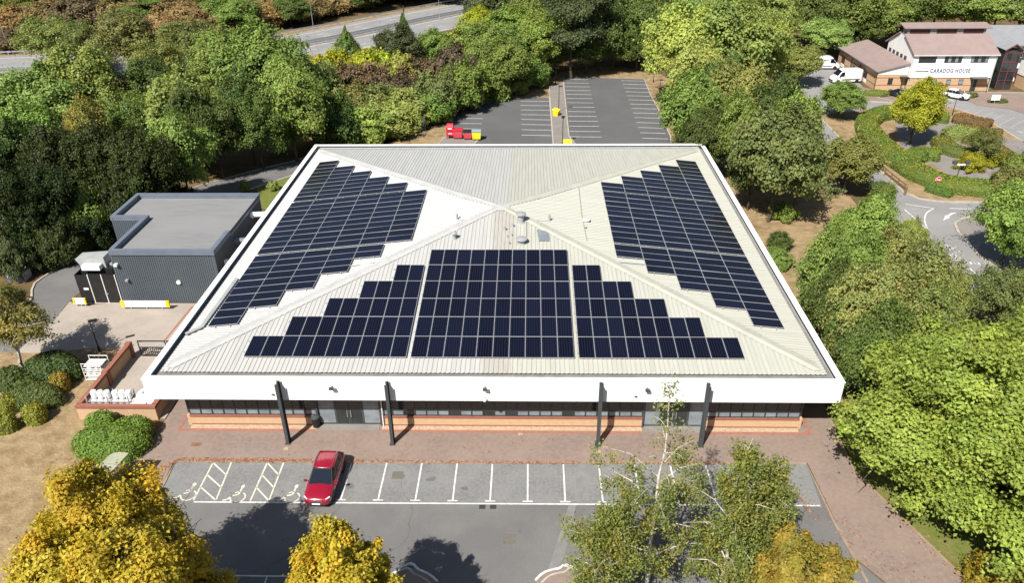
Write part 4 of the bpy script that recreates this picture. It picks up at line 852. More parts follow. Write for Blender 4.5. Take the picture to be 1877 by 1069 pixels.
for a in (71.6,74.0,76.1): win(a,a+.75,1.1,2.0,cy0-.0,1,gl='glass_pale')
for i in range(5): y=69.4+i*1.6; win(y,y+.9,3.9,5.3,cx0-.06,1,'y',-1)
m=MB(); m.box(78.3,79.2,cy0-.06,cy0-.025,.02,2.1); part(m,'door','frame_dark'); m=MB(); m.box(77.8,80.6,cy0-1.3,cy0-.1,2.35,2.43)
for x in(77.85,80.55): m.box(x-.04,x+.04,cy0-1.28,cy0-1.2,.02,2.35)
part(m,'porch','dark_steel')
for x,y in ((cx0-.15,cy0-.2),(cx1+.1,cy0-.2)): m=MB(); m.tube((x,y,0),(x,y,E1),.06,n=6); part(m,'downpipe','coping_cream')
# lettering on the front wall
def lettering(txt,x,z,size,y,ma,xs=1.0):
    cu=bpy.data.curves.new('lettering','FONT'); cu.body=txt; cu.size=size; cu.extrude=.015; cu.offset=.02; cu.space_character=1.12; cu.resolution_u=2
    to=bpy.data.objects.new('lettering_source',cu); COL.objects.link(to); dg=bpy.context.evaluated_depsgraph_get(); dg.update()
    me=bpy.data.meshes.new_from_object(to.evaluated_get(dg)); bpy.data.objects.remove(to); me.name='lettering'; me.materials.clear(); me.materials.append(M[ma])
    o=bpy.data.objects.new('lettering',me); COL.objects.link(o); o.parent=cb; o.rotation_euler=(R(90),0,0); o.location=(x-75,y-66,z); o.scale=(xs,1,1); return o
lo=lettering('CARADOG HOUSE',70.75,3.2,.92,cy0-.1,'sign_blue',.80); 
m=MB(); pts=[(68.7+.36*math.cos(R(a)),3.95+.34*math.sin(R(a))) for a in range(50,320,15)]
for (a,b),(c,d) in zip(pts,pts[1:]): m.add([(a,cy0-.1,b),(c,cy0-.1,d),(c+.03,cy0-.1,d+.1),(a+.03,cy0-.1,b+.1)],[(0,1,2,3)])
m.box(69.2,70.4,cy0-.11,cy0-.09,3.95,4.03); part(m,'logo_mark','slate_grey')
m=MB(); m.box(68.3,70.0,cy0-.11,cy0-.09,3.35,3.47); part(m,'logo_bar','maroon'); m=MB(); m.box(70.0,70.5,cy0-.11,cy0-.09,3.33,3.5); part(m,'logo_bar','sign_blue')
# low brick wing
wg=thing('brick_wing',(65.3,75,0),'low tan brick wing with sloping pink roof attached to the office block','building'); cb_,cb=cb,wg
wx0,wx1,wy0,wy1=62.4,67.45,67.5,86.0
m=MB(); m.box(wx0,wx1,wy0,wy1,0,2.7); part(m,'brick_wall','buff_brick'); m=MB(); m.box(wx0-.03,wx1,wy0-.03,wy1,.85,.95); part(m,'brick_course','red_brick'); m=MB(); m.box(wx0-.03,wx1,wy0-.03,wy1,2.1,2.2); part(m,'brick_course','red_brick')
m=MB(); m.add([(wx0,wy0-.04,2.7),(wx1,wy0-.04,2.7),(wx1,wy0-.04,4.5),(wx0,wy0-.04,3.2),(wx0,wy0+.2,2.7),(wx1,wy0+.2,2.7),(wx1,wy0+.2,4.5),(wx0,wy0+.2,3.2)],[(0,1,2,3),(7,6,5,4),(0,3,7,4),(3,2,6,7)]); part(m,'white_gable','white_clad')
m=MB(); m.box(wx0,wx0+.1,wy0+.2,wy1,2.7,3.2); part(m,'dark_fascia','dark_steel')
roofq((wx0-.4,wy0-.4,3.15),(wx1,wy0-.4,4.55),(wx1,wy1+.3,4.55),(wx0-.4,wy1+.3,3.15),.16)
m=MB(); m.box(wx0-.52,wx0-.4,wy0-.4,wy1+.3,3.05,3.3); part(m,'gutter','dark_steel')
for y in (82.6,77.4,71.6): win(y,y+1.6,.98,2.05,wx0-.0,2,'y',-1); m=MB(); m.box(wx0-.04,wx0-.002,y,y+1.6,.2,.84); part(m,'apron_panel','white_clad')
win(64.4,65.2,1.0,2.05,wy0,2)
for y in (wy0-.1,75,79.2): m=MB(); m.tube((wx0-.12,y,0),(wx0-.12,y,3.05),.06,n=6); part(m,'downpipe','black_metal')
m=MB(); m.box(wx1-1.2,wx1+.1,wy0-1.1,wy0-.06,2.3,2.4); m.box(wx1-1.15,wx1-1.08,wy0-1.05,wy0-.98,.02,2.3); part(m,'porch','black_metal')
# glazed stair tower with red frames, link and right hand block
cb=thing('stair_tower',(84.3,68.5,0),'dark glazed stair tower with red frame and pitched cap right of the office block','building')
m=MB(); m.box(83.0,85.6,67.6,70.5,.02,6.6); part(m,'glazing','glass')
for x in(82.95,84.25,85.55): m=MB(); m.box(x+.02,x+.08,67.5,67.58,.02,6.7); part(m,'frame_post','red_frame')
for z in(.1,1.6,3.1,4.6,6.1): m=MB(); m.box(83.05,85.55,67.52,67.57,z,z+.06); part(m,'frame_rail','red_frame')
roofq((82.7,67.2,6.7),(84.3,67.2,7.7),(84.3,70.8,7.7),(82.7,70.8,6.7),.1,'roof','slate_grey'); roofq((85.9,67.2,6.7),(84.32,67.2,7.7),(84.32,70.8,7.7),(85.9,70.8,6.7),.1,'roof','slate_grey')
m=MB(); m.add([(82.7,67.15,6.62),(84.3,67.15,7.62),(85.9,67.15,6.62),(82.7,67.15,6.76),(84.3,67.15,7.78),(85.9,67.15,6.76)],[(0,1,4,3),(1,2,5,4)]); part(m,'barge_board','red_frame')
cb=thing('link_building',(92,77,0),'grey roofed link block with a long glazed strip at the right edge','building')
m=MB(); m.box(82.4,110,73,80,0,6.2); part(m,'white_wall','white_clad'); roofq((82.2,72.6,6.2),(110,72.6,6.2),(110,80.4,8.2),(82.2,80.4,8.2),.16,'roof','slate_grey')
for x0 in (86.5,): win(x0,x0+22,4.3,5.9,73,16,gl=['glass_pale','glass'])
m=MB(); m.box(86,110,72.7,72.98,3.6,4.2); part(m,'dark_band','dark_steel')
cb=thing('right_block',(93,62,0),'white walled brick based block cut off by the right edge','building')
m=MB(); m.box(87.6,105,56,70,0,2.2); part(m,'brick_base','buff_brick'); m=MB(); m.box(87.55,105,55.95,70.02,2.2,5.4); part(m,'white_wall','white_clad'); m=MB(); m.box(87.53,105,55.9,70,2.1,2.2); part(m,'brick_course','red_brick')
roofq((86.9,55.2,5.3),(105,55.2,5.3),(105,63,8),(86.9,63,8),.16); roofq((86.9,70.6,5.3),(105,70.6,5.3),(105,63,8),(86.9,63,8),.16)
for y in (58,61,64,67): win(y,y+1.5,3.8,4.9,87.55,2,'y',-1)
m=MB(); m.box(86.3,87.5,58.5,63.5,2.1,2.2); 
for y in(58.6,61,63.4): m.box(86.32,86.4,y-.04,y+.04,.02,2.1)
part(m,'porch','dark_steel'); m=MB(); m.box(87.5,87.54,60.2,61.4,.02,2.0); part(m,'door','frame_dark')
# street furniture on the right
def post_sign(x,y,hh,lab,fn,cat='sign',rz=0,name='road_sign',z0=.1):
    t=thing(name,(x,y,z0),lab,cat,rz=rz); m=MB(); m.tube((0,0,0),(0,0,hh),.04); m.build('post','galv',t); fn(t,hh); return t
def noentry(t,hh):
    m=MB(); m.tube((0,-.06,hh-.1),(0,-.04,hh-.1),.36,n=24); m.build('disc_rim','sign_white',t); m=MB(); m.tube((0,-.08,hh-.1),(0,-.062,hh-.1),.325,n=24); m.build('disc','sign_red',t); m=MB(); m.box(-.23,.23,-.095,-.082,hh-.16,hh-.05); m.build('bar','sign_white',t)
post_sign(*(52.20,21.91),1.5,'round red no entry sign in front of the garden hedge',noentry)
def plate(w,h_,ma='sign_white'):
    def f(t,hh): m=MB(); m.box(-w/2,w/2,-.06,-.03,hh-h_,hh); m.build('plate',ma,t)
    return f
post_sign(*(50.69,43.11),1.3,'small pale square sign on the dry verge left of the long hedge',plate(.55,.6,'off_white'))
post_sign(*(45.76,62.64),2.0,'white sign board by the small hedge at the road bend',plate(1.1,1.1),rz=R(-20))
post_sign(*(78.52,58.99),1.4,'white block sign standing in the low hedge of the forecourt',plate(1.4,.9))
t=thing('camera_post',(*(54.85,22.78),.1),'dark post with twin lamp heads and white crossbar above the hedge','post'); m=MB(); m.tube((0,0,0),(0,0,3.2),.06); m.build('post','dark_steel',t); m=MB(); m.box(-.95,.95,-.06,.06,2.9,3.05); m.build('crossbar','white_paint',t)
for x in(-.75,.75): m=MB(); m.lathe([(.1,3.06),(.3,3.12),(.3,3.4),(.15,3.5)],(x,0,0)); m.build('lamp_head','dark_steel',t)
a,b=(48.10,27.02),(48.38,21.75)
t=thing('rail_fence',(*a,.1),'short brown timber rail fence along the verge kerb','fence'); 
for i in range(4): p=lerp(a,b,i/3); m=MB(); m.box(p[0]-.07,p[0]+.07,p[1]-.07,p[1]+.07,0,1.05); m.build('post','timber',t,True)
for z in(.45,.85):
    m=MB(); m.path([a,b],.06,z,z+.12); m.build('rail','timber',t,True)
t=thing('bollard',(*(48.01,20.72),.1),'dark bollard at the lower end of the timber rail fence','bollard'); m=MB(); m.lathe([(.14,0),(.14,.9),(.08,1.0)]); m.build('post','timber',t); m=MB(); m.lathe([(.15,.7),(.15,.78)]); m.build('band','black_metal',t)
# ---------- vegetation ----------
def leafmesh(name,pos,nrm,size,hue,val,rs,elong=1.5):
    n=len(pos); a=rs.normal(size=(n,3)); t=np.cross(nrm,a); t/=np.linalg.norm(t,axis=1)[:,None]+1e-9; b=np.cross(nrm,t)
    s=size[:,None]; fold=nrm*s*.22
    v=np.stack([pos-t*s*elong*.5,pos-b*s*.5+fold,pos+t*s*elong*.5,pos+b*s*.5+fold],1).reshape(-1,3)
    me=bpy.data.meshes.new(name); me.vertices.add(4*n); me.vertices.foreach_set('co',v.astype(np.float32).ravel())
    idx=np.arange(4*n).reshape(n,4); tri=idx[:,[0,1,2,0,2,3]].reshape(-1)
    me.loops.add(6*n); me.loops.foreach_set('vertex_index',tri.astype(np.int32)); me.polygons.add(2*n); me.polygons.foreach_set('loop_start',np.arange(0,6*n,3,dtype=np.int32))
    for k,arr in (('hue',hue),('val',val)):
        at=me.attributes.new(k,'FLOAT','POINT'); at.data.foreach_set('value',np.repeat(arr,4).astype(np.float32))
    me.update(calc_edges=True); return me
def unit(v): return v/(np.linalg.norm(v,axis=1)[:,None]+1e-9)
def crown(kind,seed,ncl,nlf,ls,Hn=2.0,zb=.25,nl=11,CS=1.,MOD=1.):
    """crown of radius 1 and height Hn above its foot: lobes carry clumps, clumps carry leaves; returns (mesh, lobes)"""
    rs=np.random.RandomState(seed); lob=[]; zc=Hn*(zb+1)/2; az=Hn*(1-zb)/2
    for i in range(nl):
        ph=i*2.39996+rs.uniform(-.3,.3); z=-.75+1.7*(i+.5)/nl; rr=math.sqrt(max(.05,1-z*z*.9)); k=rs.uniform(.5,.80+.1*(nl>18)); sh=(13/max(13,nl))**.45
        lob.append((math.cos(ph)*rr*k,math.sin(ph)*rr*k,zc+z*az*(.62+.15*(nl>18)),rs.uniform(.24,.42)*sh))
    lob.append((rs.uniform(-.1,.1),rs.uniform(-.1,.1),zc+az*.55,.42)); lob=np.array(lob)
    if kind=='pine': lob[:,2]=zb*Hn+(np.round((lob[:,2]-zb*Hn)/(.28*Hn))+.3)*.28*Hn
    cc=[];cd=[]
    while len(cc)<ncl:
        L=lob[rs.randint(len(lob))]; d=unit(rs.normal(size=(1,3)))[0]
        if d[2]<-.55: continue
        fl=.45 if kind=='pine' else (1.15 if kind!='shrub' else .9)
        p=L[:3]+d*L[3]*rs.uniform(.7,1.08)*np.array([1,1,fl*min(1.2,az)])
        q=(lob[:,:3]-p); q[:,2]/=fl; 
        if (np.linalg.norm(q,axis=1)<lob[:,3]*.62).any(): continue
        if p[2]<.04: continue
        if rs.uniform()<.16: p=p+d*rs.uniform(.04,.2)*np.array([1,1,.8])
        cc.append(p); cd.append(d)
    cc=np.array(cc);cd=np.array(cd); n=ncl*nlf; ci=np.repeat(np.arange(ncl),nlf)
    cr=rs.uniform(.055,.125,ncl)[ci][:,None]*CS
    o=rs.normal(size=(n,3))*cr*np.array([1,1,.65]); 
    pos=cc[ci]+o; nrm=unit(cd[ci]*.55+unit(o)*.5+np.array([0,0,.45])+rs.normal(size=(n,3))*.45)
    hue=np.clip(rs.beta(1.2,2.2,ncl)[ci]+rs.normal(size=n)*.15,0,1); val=np.clip(rs.uniform(.78,1.15,ncl)[ci]*rs.uniform(.8,1.2,n),.4,1.5)
    if kind=='shrub': pos[:,2]=np.abs(pos[:,2])
    th=np.arctan2(pos[:,1],pos[:,0]); f1,f2,f3=rs.uniform(0,6.28,3); pos[:,:2]*=(1+MOD*(.13*np.sin(2*th+f1)+.10*np.sin(3*th+f2+2*pos[:,2])+.06*np.sin(5*th+f3-3*pos[:,2])))[:,None]; pos[:,2]*=1+.07*np.sin(2*th+f3)
    if kind=='cone': pos[:,:2]*=np.clip(1.25-pos[:,2:3]/Hn*1.1,.12,1.2)
    kr=1/np.percentile(np.hypot(pos[:,0],pos[:,1]),97.5); kz=Hn/np.percentile(pos[:,2],99.3)
    pos*=np.array([kr,kr,kz]); lob=lob*np.array([kr,kr,kz,kr])
    return leafmesh('crown',pos,nrm,ls*rs.uniform(.7,1.3,n),hue,val,rs),lob
def trunkmesh(lob,Hn,r0,limbs=True,seed=0):
    rs=np.random.RandomState(seed); m=MB(); top=lob[:,2].max()*.95; pts=[(0,0,-.03)]
    for i in range(1,6): pts.append((rs.uniform(-.05,.05),rs.uniform(-.05,.05),top*i/5))
    for i in range(5): m.tube(pts[i],pts[i+1],r0*(1-.17*i),r0*(1-.17*(i+1)),n=7,cap=False)
    if limbs:
        for L in lob:
            k=min(4,max(1,int((L[2]*.72)/top*5))); p=Vector(pts[k]); q=Vector(L[:3]); mid=p.lerp(q,.5)+Vector((rs.uniform(-.05,.05),rs.uniform(-.05,.05),.06))
            m.tube(p,mid,r0*.42,r0*.28,n=5,cap=False); m.tube(mid,q,r0*.28,r0*.1,n=5,cap=False)
            for j in range(3):
                e_=q+Vector(rs.normal(size=3))*L[3]*.7; m.tube(mid.lerp(q,.5+.2*j),e_,r0*.14,r0*.05,n=4,cap=False)
    return m
PROT={}
def proto_tree(key,kind,seed,ncl,nlf,ls,Hn,zb,r0=.045,nl=11):
    me,lob=crown(kind,seed,ncl,nlf,ls,Hn,zb,nl); me.materials.append(M['leaf'])
    tm=trunkmesh(lob,Hn,r0,True,seed); o=tm.build('trunk','bark'); tme=o.data; bpy.data.objects.remove(o)
    PROT.setdefault(key,[]).append((me,tme,Hn))
for s in range(3): proto_tree('broad','broad',10+s,230,120,.045,2.0,.24,nl=13)
for s in range(3): proto_tree('dense','broad',20+s,300,118,.040,2.1,.15,nl=17)
for s in range(2): proto_tree('loose','broad',30+s,160,95,.040,2.3,.2,nl=12)
for s in range(2): proto_tree('pine','pine',40+s,250,115,.038,2.6,.15,nl=17)
for s in range(3): proto_tree('shrub','shrub',50+s,190,95,.056,1.15,-.15,.03,nl=12)
for s in range(2): proto_tree('cone','cone',60+s,250,100,.043,2.4,.04,nl=22)
cnt={}
def tree(x,y,r,hh,kind,col,label,group=None,brown=.35,bark=None,cat=None,z=0):
    brown=.22 if col in (BR,OB) else brown; P_=PROT[kind]; cnt[kind]=cnt.get(kind,0)+1; me,tm,Hn=P_[cnt[kind]%len(P_)]
    sh=kind=='shrub'; t=thing('shrub' if sh else ('pine_tree' if kind=='pine' else 'tree'),(x,y,z),label,cat or ('shrub' if sh else 'tree'),group,rnd.uniform(0,2*PI))
    t.scale=(r,r,hh/Hn*rnd.uniform(.97,1.03))
    c=bpy.data.objects.new('crown',me); COL.objects.link(c); c.parent=t; j=lambda: rnd.uniform(.9,1.1); q=rnd.uniform(.78,1.24); c.color=(col[0]*q*j(),col[1]*q,col[2]*q*j(),brown)
    k=bpy.data.objects.new('trunk',tm); COL.objects.link(k); k.parent=t
    return t
LG=(.30,.41,.11);MG=(.205,.31,.068);DG=(.112,.175,.042);OL=(.22,.265,.08);YG=(.36,.40,.035);LIME=(.32,.40,.10);BR=(.165,.13,.075);OB=(.29,.22,.09);OC=(.25,.245,.06);YE=(.55,.36,.015);GB=(.10,.14,.06);SHADE_G=(.045,.072,.02)  # last green: shade under the left wood's crowns put into leaf colour
CN={id(LG):'light green',id(MG):'mid green',id(DG):'dark green',id(SHADE_G):'shade-tinted blackish green',id(OL):'olive green',id(YG):'yellow green',id(LIME):'lime green',id(BR):'reddish brown',id(OB):'orange brown',id(OC):'ochre',id(YE):'golden yellow',id(GB):'dull grey green'}
def grp(x,y,r,hh,kind,col,where,place='',brown=.4):
    w={'broad':'tree','dense':'bushy tree','loose':'airy tree','pine':'pine','shrub':'shrub','cone':'pointed tree'}[kind]
    lab=f'{CN[id(col)]} {w} {where}'; return tree(x,y,r,hh,kind,col,(lab+', '+place if place else lab),lab.replace(w,w+'s',1),brown)
WL='in the left wood'
WS='in the thicket below the motorway'
WF='beyond the motorway'
WB='behind the rear car park'
WR='beside the right roof edge'
WH='behind the white office block'
WM='left of the right hand road'
tree(-64.8,36.7,6.03,12,'broad',LG,'pale green round crown at the left edge above the shaded wood')
tree(-61.4,41.5,5.46,13,'broad',LG,'bright green tree behind the ochre one in the left wood')
tree(-49.7,20.5,3.25,12,'loose',OC,'slender ochre tinted tree in front of the light green crowns of the left wood')
tree(-57.3,21.3,4.28,11,'broad',MG,'broad mid green tree low at the left edge of the wood')
grp(-49.8,28.6,3.87,11,'broad',MG,WL,'leftmost of its kind')
tree(-41.7,29.4,5.48,13,'broad',LG,'light green tree standing free in the middle of the left wood')
grp(-53.2,45.6,4.04,11,'loose',DG,WL)
grp(-46.6,26.8,3.81,10,'dense',DG,WL,'second from left, front row')
grp(-37.4,16.4,3.75,11,'broad',MG,WL,'rightmost of its kind')
tree(-45.5,55.7,6.49,13,'dense',MG,'large rounded green tree left of the big one at the motorway bend')
tree(-36.7,48.9,6.95,15,'dense',MG,'tallest deep green tree where the motorway disappears')
tree(-29.2,32.9,5.05,13,'dense',MG,'deep green tree in front of the tallest one by the motorway bend')
grp(-34.6,31.3,4.29,12,'dense',DG,WL,'leftmost, rear row')
tree(-87.2,80.6,6.19,11,'loose',OL,'drooping olive tree with pale bare top at the upper left')
tree(-72.5,77.4,7.05,12,'loose',OL,'wispy olive tree with forked pale trunk at the upper left')
grp(-78.4,75.7,4.50,11,'loose',OL,WL,'leftmost of its kind')
tree(-61.7,80.3,6.68,10,'loose',OL,'feathery olive tree on the motorway verge')
grp(-60.1,63.3,4.61,10,'loose',OL,WL,'rightmost of its kind')
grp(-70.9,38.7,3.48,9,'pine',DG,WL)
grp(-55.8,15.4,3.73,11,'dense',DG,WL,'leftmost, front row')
grp(-49.8,13.7,3.66,11,'dense',SHADE_G,WL,'third from left of its kind')
grp(-44.5,12.8,3.62,11,'dense',SHADE_G,WL,'fourth from left of its kind')
grp(-39.2,11.9,3.29,11,'dense',SHADE_G,WL,'rightmost of its kind')
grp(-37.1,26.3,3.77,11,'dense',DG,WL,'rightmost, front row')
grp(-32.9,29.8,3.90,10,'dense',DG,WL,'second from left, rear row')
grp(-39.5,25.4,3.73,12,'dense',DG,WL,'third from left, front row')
grp(-50.0,4.3,3.05,10,'dense',SHADE_G,WL,'leftmost of its kind')
grp(-47.4,6.4,2.84,9,'dense',SHADE_G,WL,'second from left of its kind')
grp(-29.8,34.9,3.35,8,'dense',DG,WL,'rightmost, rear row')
tree(-48.5,5.5,2.57,5,'shrub',BR,'brown tinted shrub at the kerb left of the annex')
tree(-45.2,8.4,2.64,6,'shrub',MG,'sunlit green shrub leaning out of the shade left of the annex')
grp(-49.2,2.2,2.21,5,'shrub',SHADE_G,WL,'leftmost of its kind')
grp(-45.1,2.8,2.22,4.5,'shrub',SHADE_G,WL,'second from left of its kind')
grp(-43.5,6.0,1.73,3.5,'shrub',SHADE_G,WL,'third from left of its kind')
grp(-41.4,9.8,2.68,6,'shrub',SHADE_G,WL,'fourth from left of its kind')
grp(-40.3,16.8,2.56,5,'shrub',SHADE_G,WL,'rightmost of its kind')
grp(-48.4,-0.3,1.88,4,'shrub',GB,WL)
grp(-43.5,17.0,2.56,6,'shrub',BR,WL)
tree(-32.1,82.2,3.74,8,'cone',MG,'dark pointed tree standing against the motorway')
tree(-21.5,73.8,4.71,10,'dense',GB,'dark grey green rounded tree beside the motorway')
tree(-20.7,80.3,2.44,11,'cone',DG,'narrow pointed treetop above the dark tree by the motorway')
grp(-32.5,66.9,4.25,7,'shrub',YG,WS,'leftmost of its kind')
grp(-28.6,66.8,4.25,7,'shrub',YG,WS,'second from left of its kind')
grp(-24.4,66.7,4.24,7,'shrub',YG,WS,'rightmost of its kind')
grp(-30.2,62.9,4.15,6,'shrub',LIME,WS,'leftmost, rear row')
grp(-14.2,78.1,5.25,8,'broad',MG,WS,'leftmost of its kind')
grp(-8.5,79.8,5.29,9,'broad',LIME,WS)
grp(-4.3,72.1,5.80,10,'broad',MG,WS,'second from left of its kind')
tree(-7.5,97.2,5.63,9,'broad',YG,'yellow tinged bush crown beside the end of the visible motorway')
grp(-1.7,85.7,5.77,11,'broad',MG,WS,'third from left of its kind')
tree(-7.4,109.2,5.74,11,'broad',GB,'grey green tree by the motorway at the upper edge')
grp(-19.4,65.1,4.19,7,'shrub',LIME,WS,'second from left, rear row')
grp(-27.5,61.0,4.55,6,'shrub',BR,WS,'leftmost of its kind')
grp(-23.2,62.7,4.60,6,'shrub',BR,WS,'second from left of its kind')
grp(-19.8,58.0,4.46,5,'shrub',BR,WS,'third from left of its kind')
grp(-16.1,64.4,4.65,6,'shrub',BR,WS,'fourth from left of its kind')
grp(-10.3,63.3,5.05,8,'shrub',BR,WS,'rightmost of its kind')
grp(-12.1,53.6,4.73,7,'shrub',OL,WS,'rightmost of its kind')
grp(-8.0,56.8,4.39,7,'shrub',MG,WS,'second from left of its kind')
grp(-4.2,64.1,4.15,7,'shrub',MG,WS,'third from left of its kind')
grp(-1.2,64.5,5.07,9,'broad',MG,WS,'rightmost of its kind')
grp(-24.8,48.2,4.57,6,'shrub',OL,WS,'second from left of its kind')
grp(-21.3,51.7,4.27,5,'shrub',OL,WS,'third from left of its kind')
grp(-16.8,50.1,4.64,5,'shrub',LIME,WS,'rightmost, rear row')
grp(-12.6,49.6,3.78,4.5,'shrub',MG,WS,'leftmost of its kind')
grp(-19.2,44.1,4.84,4.5,'shrub',LIME,WS,'second from left, front row')
grp(-21.7,40.6,4.32,5,'shrub',LIME,WS,'leftmost, front row')
grp(-24.2,37.5,3.82,6,'shrub',DG,WS,'rightmost of its kind')
grp(-27.3,41.5,4.32,8,'shrub',DG,WS,'second from left of its kind')
grp(-31.8,56.6,3.96,8,'shrub',OL,WS,'leftmost of its kind')
grp(-16.7,46.0,3.28,3.5,'shrub',LIME,WS,'third from left, front row')
grp(-14.9,47.8,3.32,4,'shrub',LIME,WS,'rightmost, front row')
grp(0.2,66.4,3.39,5,'shrub',MG,WS,'fourth from left of its kind')
grp(2.7,70.2,3.47,5,'shrub',MG,WS,'rightmost of its kind')
grp(-0.5,74.7,4.92,9,'broad',DG,WS)
grp(4.5,75.4,5.40,12,'dense',MG,WS,'rightmost of its kind')
grp(3.0,90.1,5.89,13,'dense',MG,WS,'leftmost of its kind')
grp(-30.3,47.2,3.28,8,'shrub',DG,WS,'leftmost of its kind')
tree(-88.3,122.6,5.83,9,'pine',MG,'dark green conifer on the slope beyond the motorway at upper left')
tree(-55.9,127.5,5.04,7,'dense',DG,'round dark bush on the orange slope beyond the motorway')
tree(-66.6,118.0,7.60,8,'broad',MG,'leafy green tree on the orange slope beyond the motorway')
grp(-120.7,119.5,7.09,6,'shrub',OB,WF,'leftmost, front row')
grp(-118.8,126.5,7.33,6,'shrub',OB,WF,'leftmost, middle row')
grp(-116.8,134.0,7.58,6,'shrub',OB,WF,'second from left, middle row')
grp(-110.8,103.6,5.96,4,'shrub',BR,WF,'leftmost, front row')
grp(-109.1,112.4,6.23,4,'shrub',BR,WF,'second from left, front row')
grp(-106.4,126.4,7.30,7,'shrub',BR,WF,'leftmost, rear row')
grp(-102.8,129.6,7.42,6,'shrub',OB,WF,'third from left, middle row')
grp(-92.2,118.4,5.76,5,'shrub',BR,WF,'third from left, front row')
grp(-79.0,118.3,7.63,7,'shrub',OB,WF,'fourth from left, front row')
grp(-72.6,114.6,6.25,6,'shrub',OB,WF,'rightmost, front row')
grp(-77.6,105.5,5.97,6,'shrub',OB,WF,'third from left, front row')
grp(-81.2,99.9,5.23,5,'shrub',OB,WF,'second from left, front row')
grp(-63.1,124.6,6.55,6,'shrub',OB,WF,'fourth from left, middle row')
grp(-62.7,132.0,6.10,6,'shrub',OB,WF,'rightmost, middle row')
grp(-54.3,136.3,6.91,6,'shrub',OB,WF,'leftmost, rear row')
grp(-50.5,143.7,7.14,5.5,'shrub',OB,WF,'second from left, rear row')
grp(-46.1,150.5,7.35,5.5,'shrub',OB,WF,'third from left, rear row')
grp(-41.3,160.6,6.89,5,'shrub',OB,WF,'fourth from left, rear row')
grp(-36.4,168.4,7.11,5,'shrub',BR,WF,'rightmost, rear row')
grp(-54.5,145.1,5.76,4,'shrub',OL,WF,'leftmost of its kind')
grp(-48.6,154.4,5.99,4,'shrub',OL,WF,'rightmost of its kind')
grp(-61.0,137.2,5.57,4,'shrub',BR,WF,'second from left, rear row')
grp(-67.1,124.4,5.90,5,'shrub',BR,WF,'rightmost, front row')
grp(-29.7,172.4,7.21,6,'shrub',OB,WF,'rightmost, rear row')
grp(-129.1,135.4,7.61,8,'broad',MG,WF,'leftmost of its kind')
grp(-127.8,144.4,7.19,9,'dense',DG,WF,'leftmost, front row')
grp(-111.4,148.2,8.02,9,'dense',DG,WF,'second from left, front row')
grp(-87.2,143.2,7.82,10,'dense',DG,WF,'third from left, front row')
grp(-78.4,142.2,7.79,9,'broad',MG,WF,'rightmost of its kind')
grp(-44.3,149.8,8.74,9,'dense',DG,WF,'leftmost, rear row')
grp(-57.6,150.4,8.78,9,'broad',OB,WF,'rightmost of its kind')
grp(-69.6,151.0,8.81,9,'dense',DG,WF,'rightmost, front row')
grp(-103.7,157.4,9.09,9,'broad',OB,WF,'second from left of its kind')
grp(-124.6,153.5,8.96,9,'broad',OB,WF,'leftmost of its kind')
grp(-32.6,159.9,9.10,10,'dense',DG,WF,'second from left, rear row')
grp(-20.5,161.4,9.14,10,'dense',DG,WF,'rightmost, rear row')
tree(10.3,76.0,6.36,15,'pine',GB,'large blue green pine behind the left corner of the rear car park')
grp(15.7,82.3,6.11,14,'dense',DG,WB,'second from left, rear row')
grp(21.3,87.5,6.30,14,'dense',DG,WB,'fourth from left, rear row')
grp(25.3,85.1,5.70,13,'dense',DG,WB,'rightmost, front row')
grp(13.1,79.7,4.56,9,'dense',DG,WB,'second from left, front row')
grp(18.4,82.3,4.64,8,'dense',DG,WB,'third from left, front row')
grp(23.0,82.2,4.63,8,'dense',DG,WB,'fourth from left, front row')
grp(8.3,106.3,7.01,14,'dense',DG,WB,'leftmost, rear row')
grp(16.6,109.3,7.69,15,'broad',DG,WB,'leftmost of its kind')
grp(25.2,112.5,7.81,15,'broad',DG,WB,'rightmost of its kind')
grp(5.5,78.4,4.04,7,'dense',DG,WB,'leftmost, front row')
grp(-0.1,121.2,7.58,13,'dense',MG,WB,'leftmost of its kind')
grp(12.1,142.5,8.35,14,'dense',MG,WB,'rightmost of its kind')
grp(24.0,151.9,8.69,14,'dense',DG,WB,'third from left, rear row')
grp(33.5,136.7,8.11,14,'dense',DG,WB,'rightmost, rear row')
tree(27.5,60.2,6.58,15,'broad',LIME,'left half of the bright lime dome beside the rear car park')
tree(34.2,59.3,7.38,16,'broad',LIME,'tallest bright lime crown of the dome beside the rear car park')
tree(39.0,60.6,5.28,14,'broad',LIME,'right shoulder of the bright lime dome')
tree(27.6,48.3,5.26,12,'broad',LIME,'lower front lobe of the bright lime dome over the verge')
tree(31.3,91.3,5.88,15,'broad',LG,'pale green tree rising behind the lime dome')
tree(40.8,93.5,7.56,16,'broad',LG,'big pale green tree at the upper edge behind the lime dome')
tree(45.6,77.4,6.37,15,'broad',LG,'pale green tree on the right rear of the lime dome')
tree(24.2,31.8,4.60,12,'dense',MG,'dense green tree at the right corner of the rear car park')
tree(30.7,35.4,4.96,12,'broad',OL,'soft olive green tree between the lime dome and the roof')
grp(29.8,42.9,3.50,11,'dense',DG,WR,'second from left of its kind')
grp(25.2,27.1,3.77,9,'dense',DG,WR,'leftmost of its kind')
tree(29.5,12.9,4.70,13,'broad',OL,'broad olive tree beside the right edge of the roof')
tree(33.4,20.9,3.32,12,'broad',MG,'fresh green tree leaning over the dry grass beside the roof')
tree(32.7,14.7,2.31,8,'broad',MG,'low fresh green tree on the dry grass right of the roof')
grp(33.4,28.2,3.76,12,'dense',DG,WR,'rightmost of its kind')
tree(50.1,70.3,4.00,7,'dense',OL,'round olive tree beside the bend of the access road')
tree(60.8,90.1,4.50,8,'broad',LG,'light green tree beside the parked white van')
tree(50.5,51.2,3.52,5.5,'dense',MG,'compact dark round tree on the verge at the road bend')
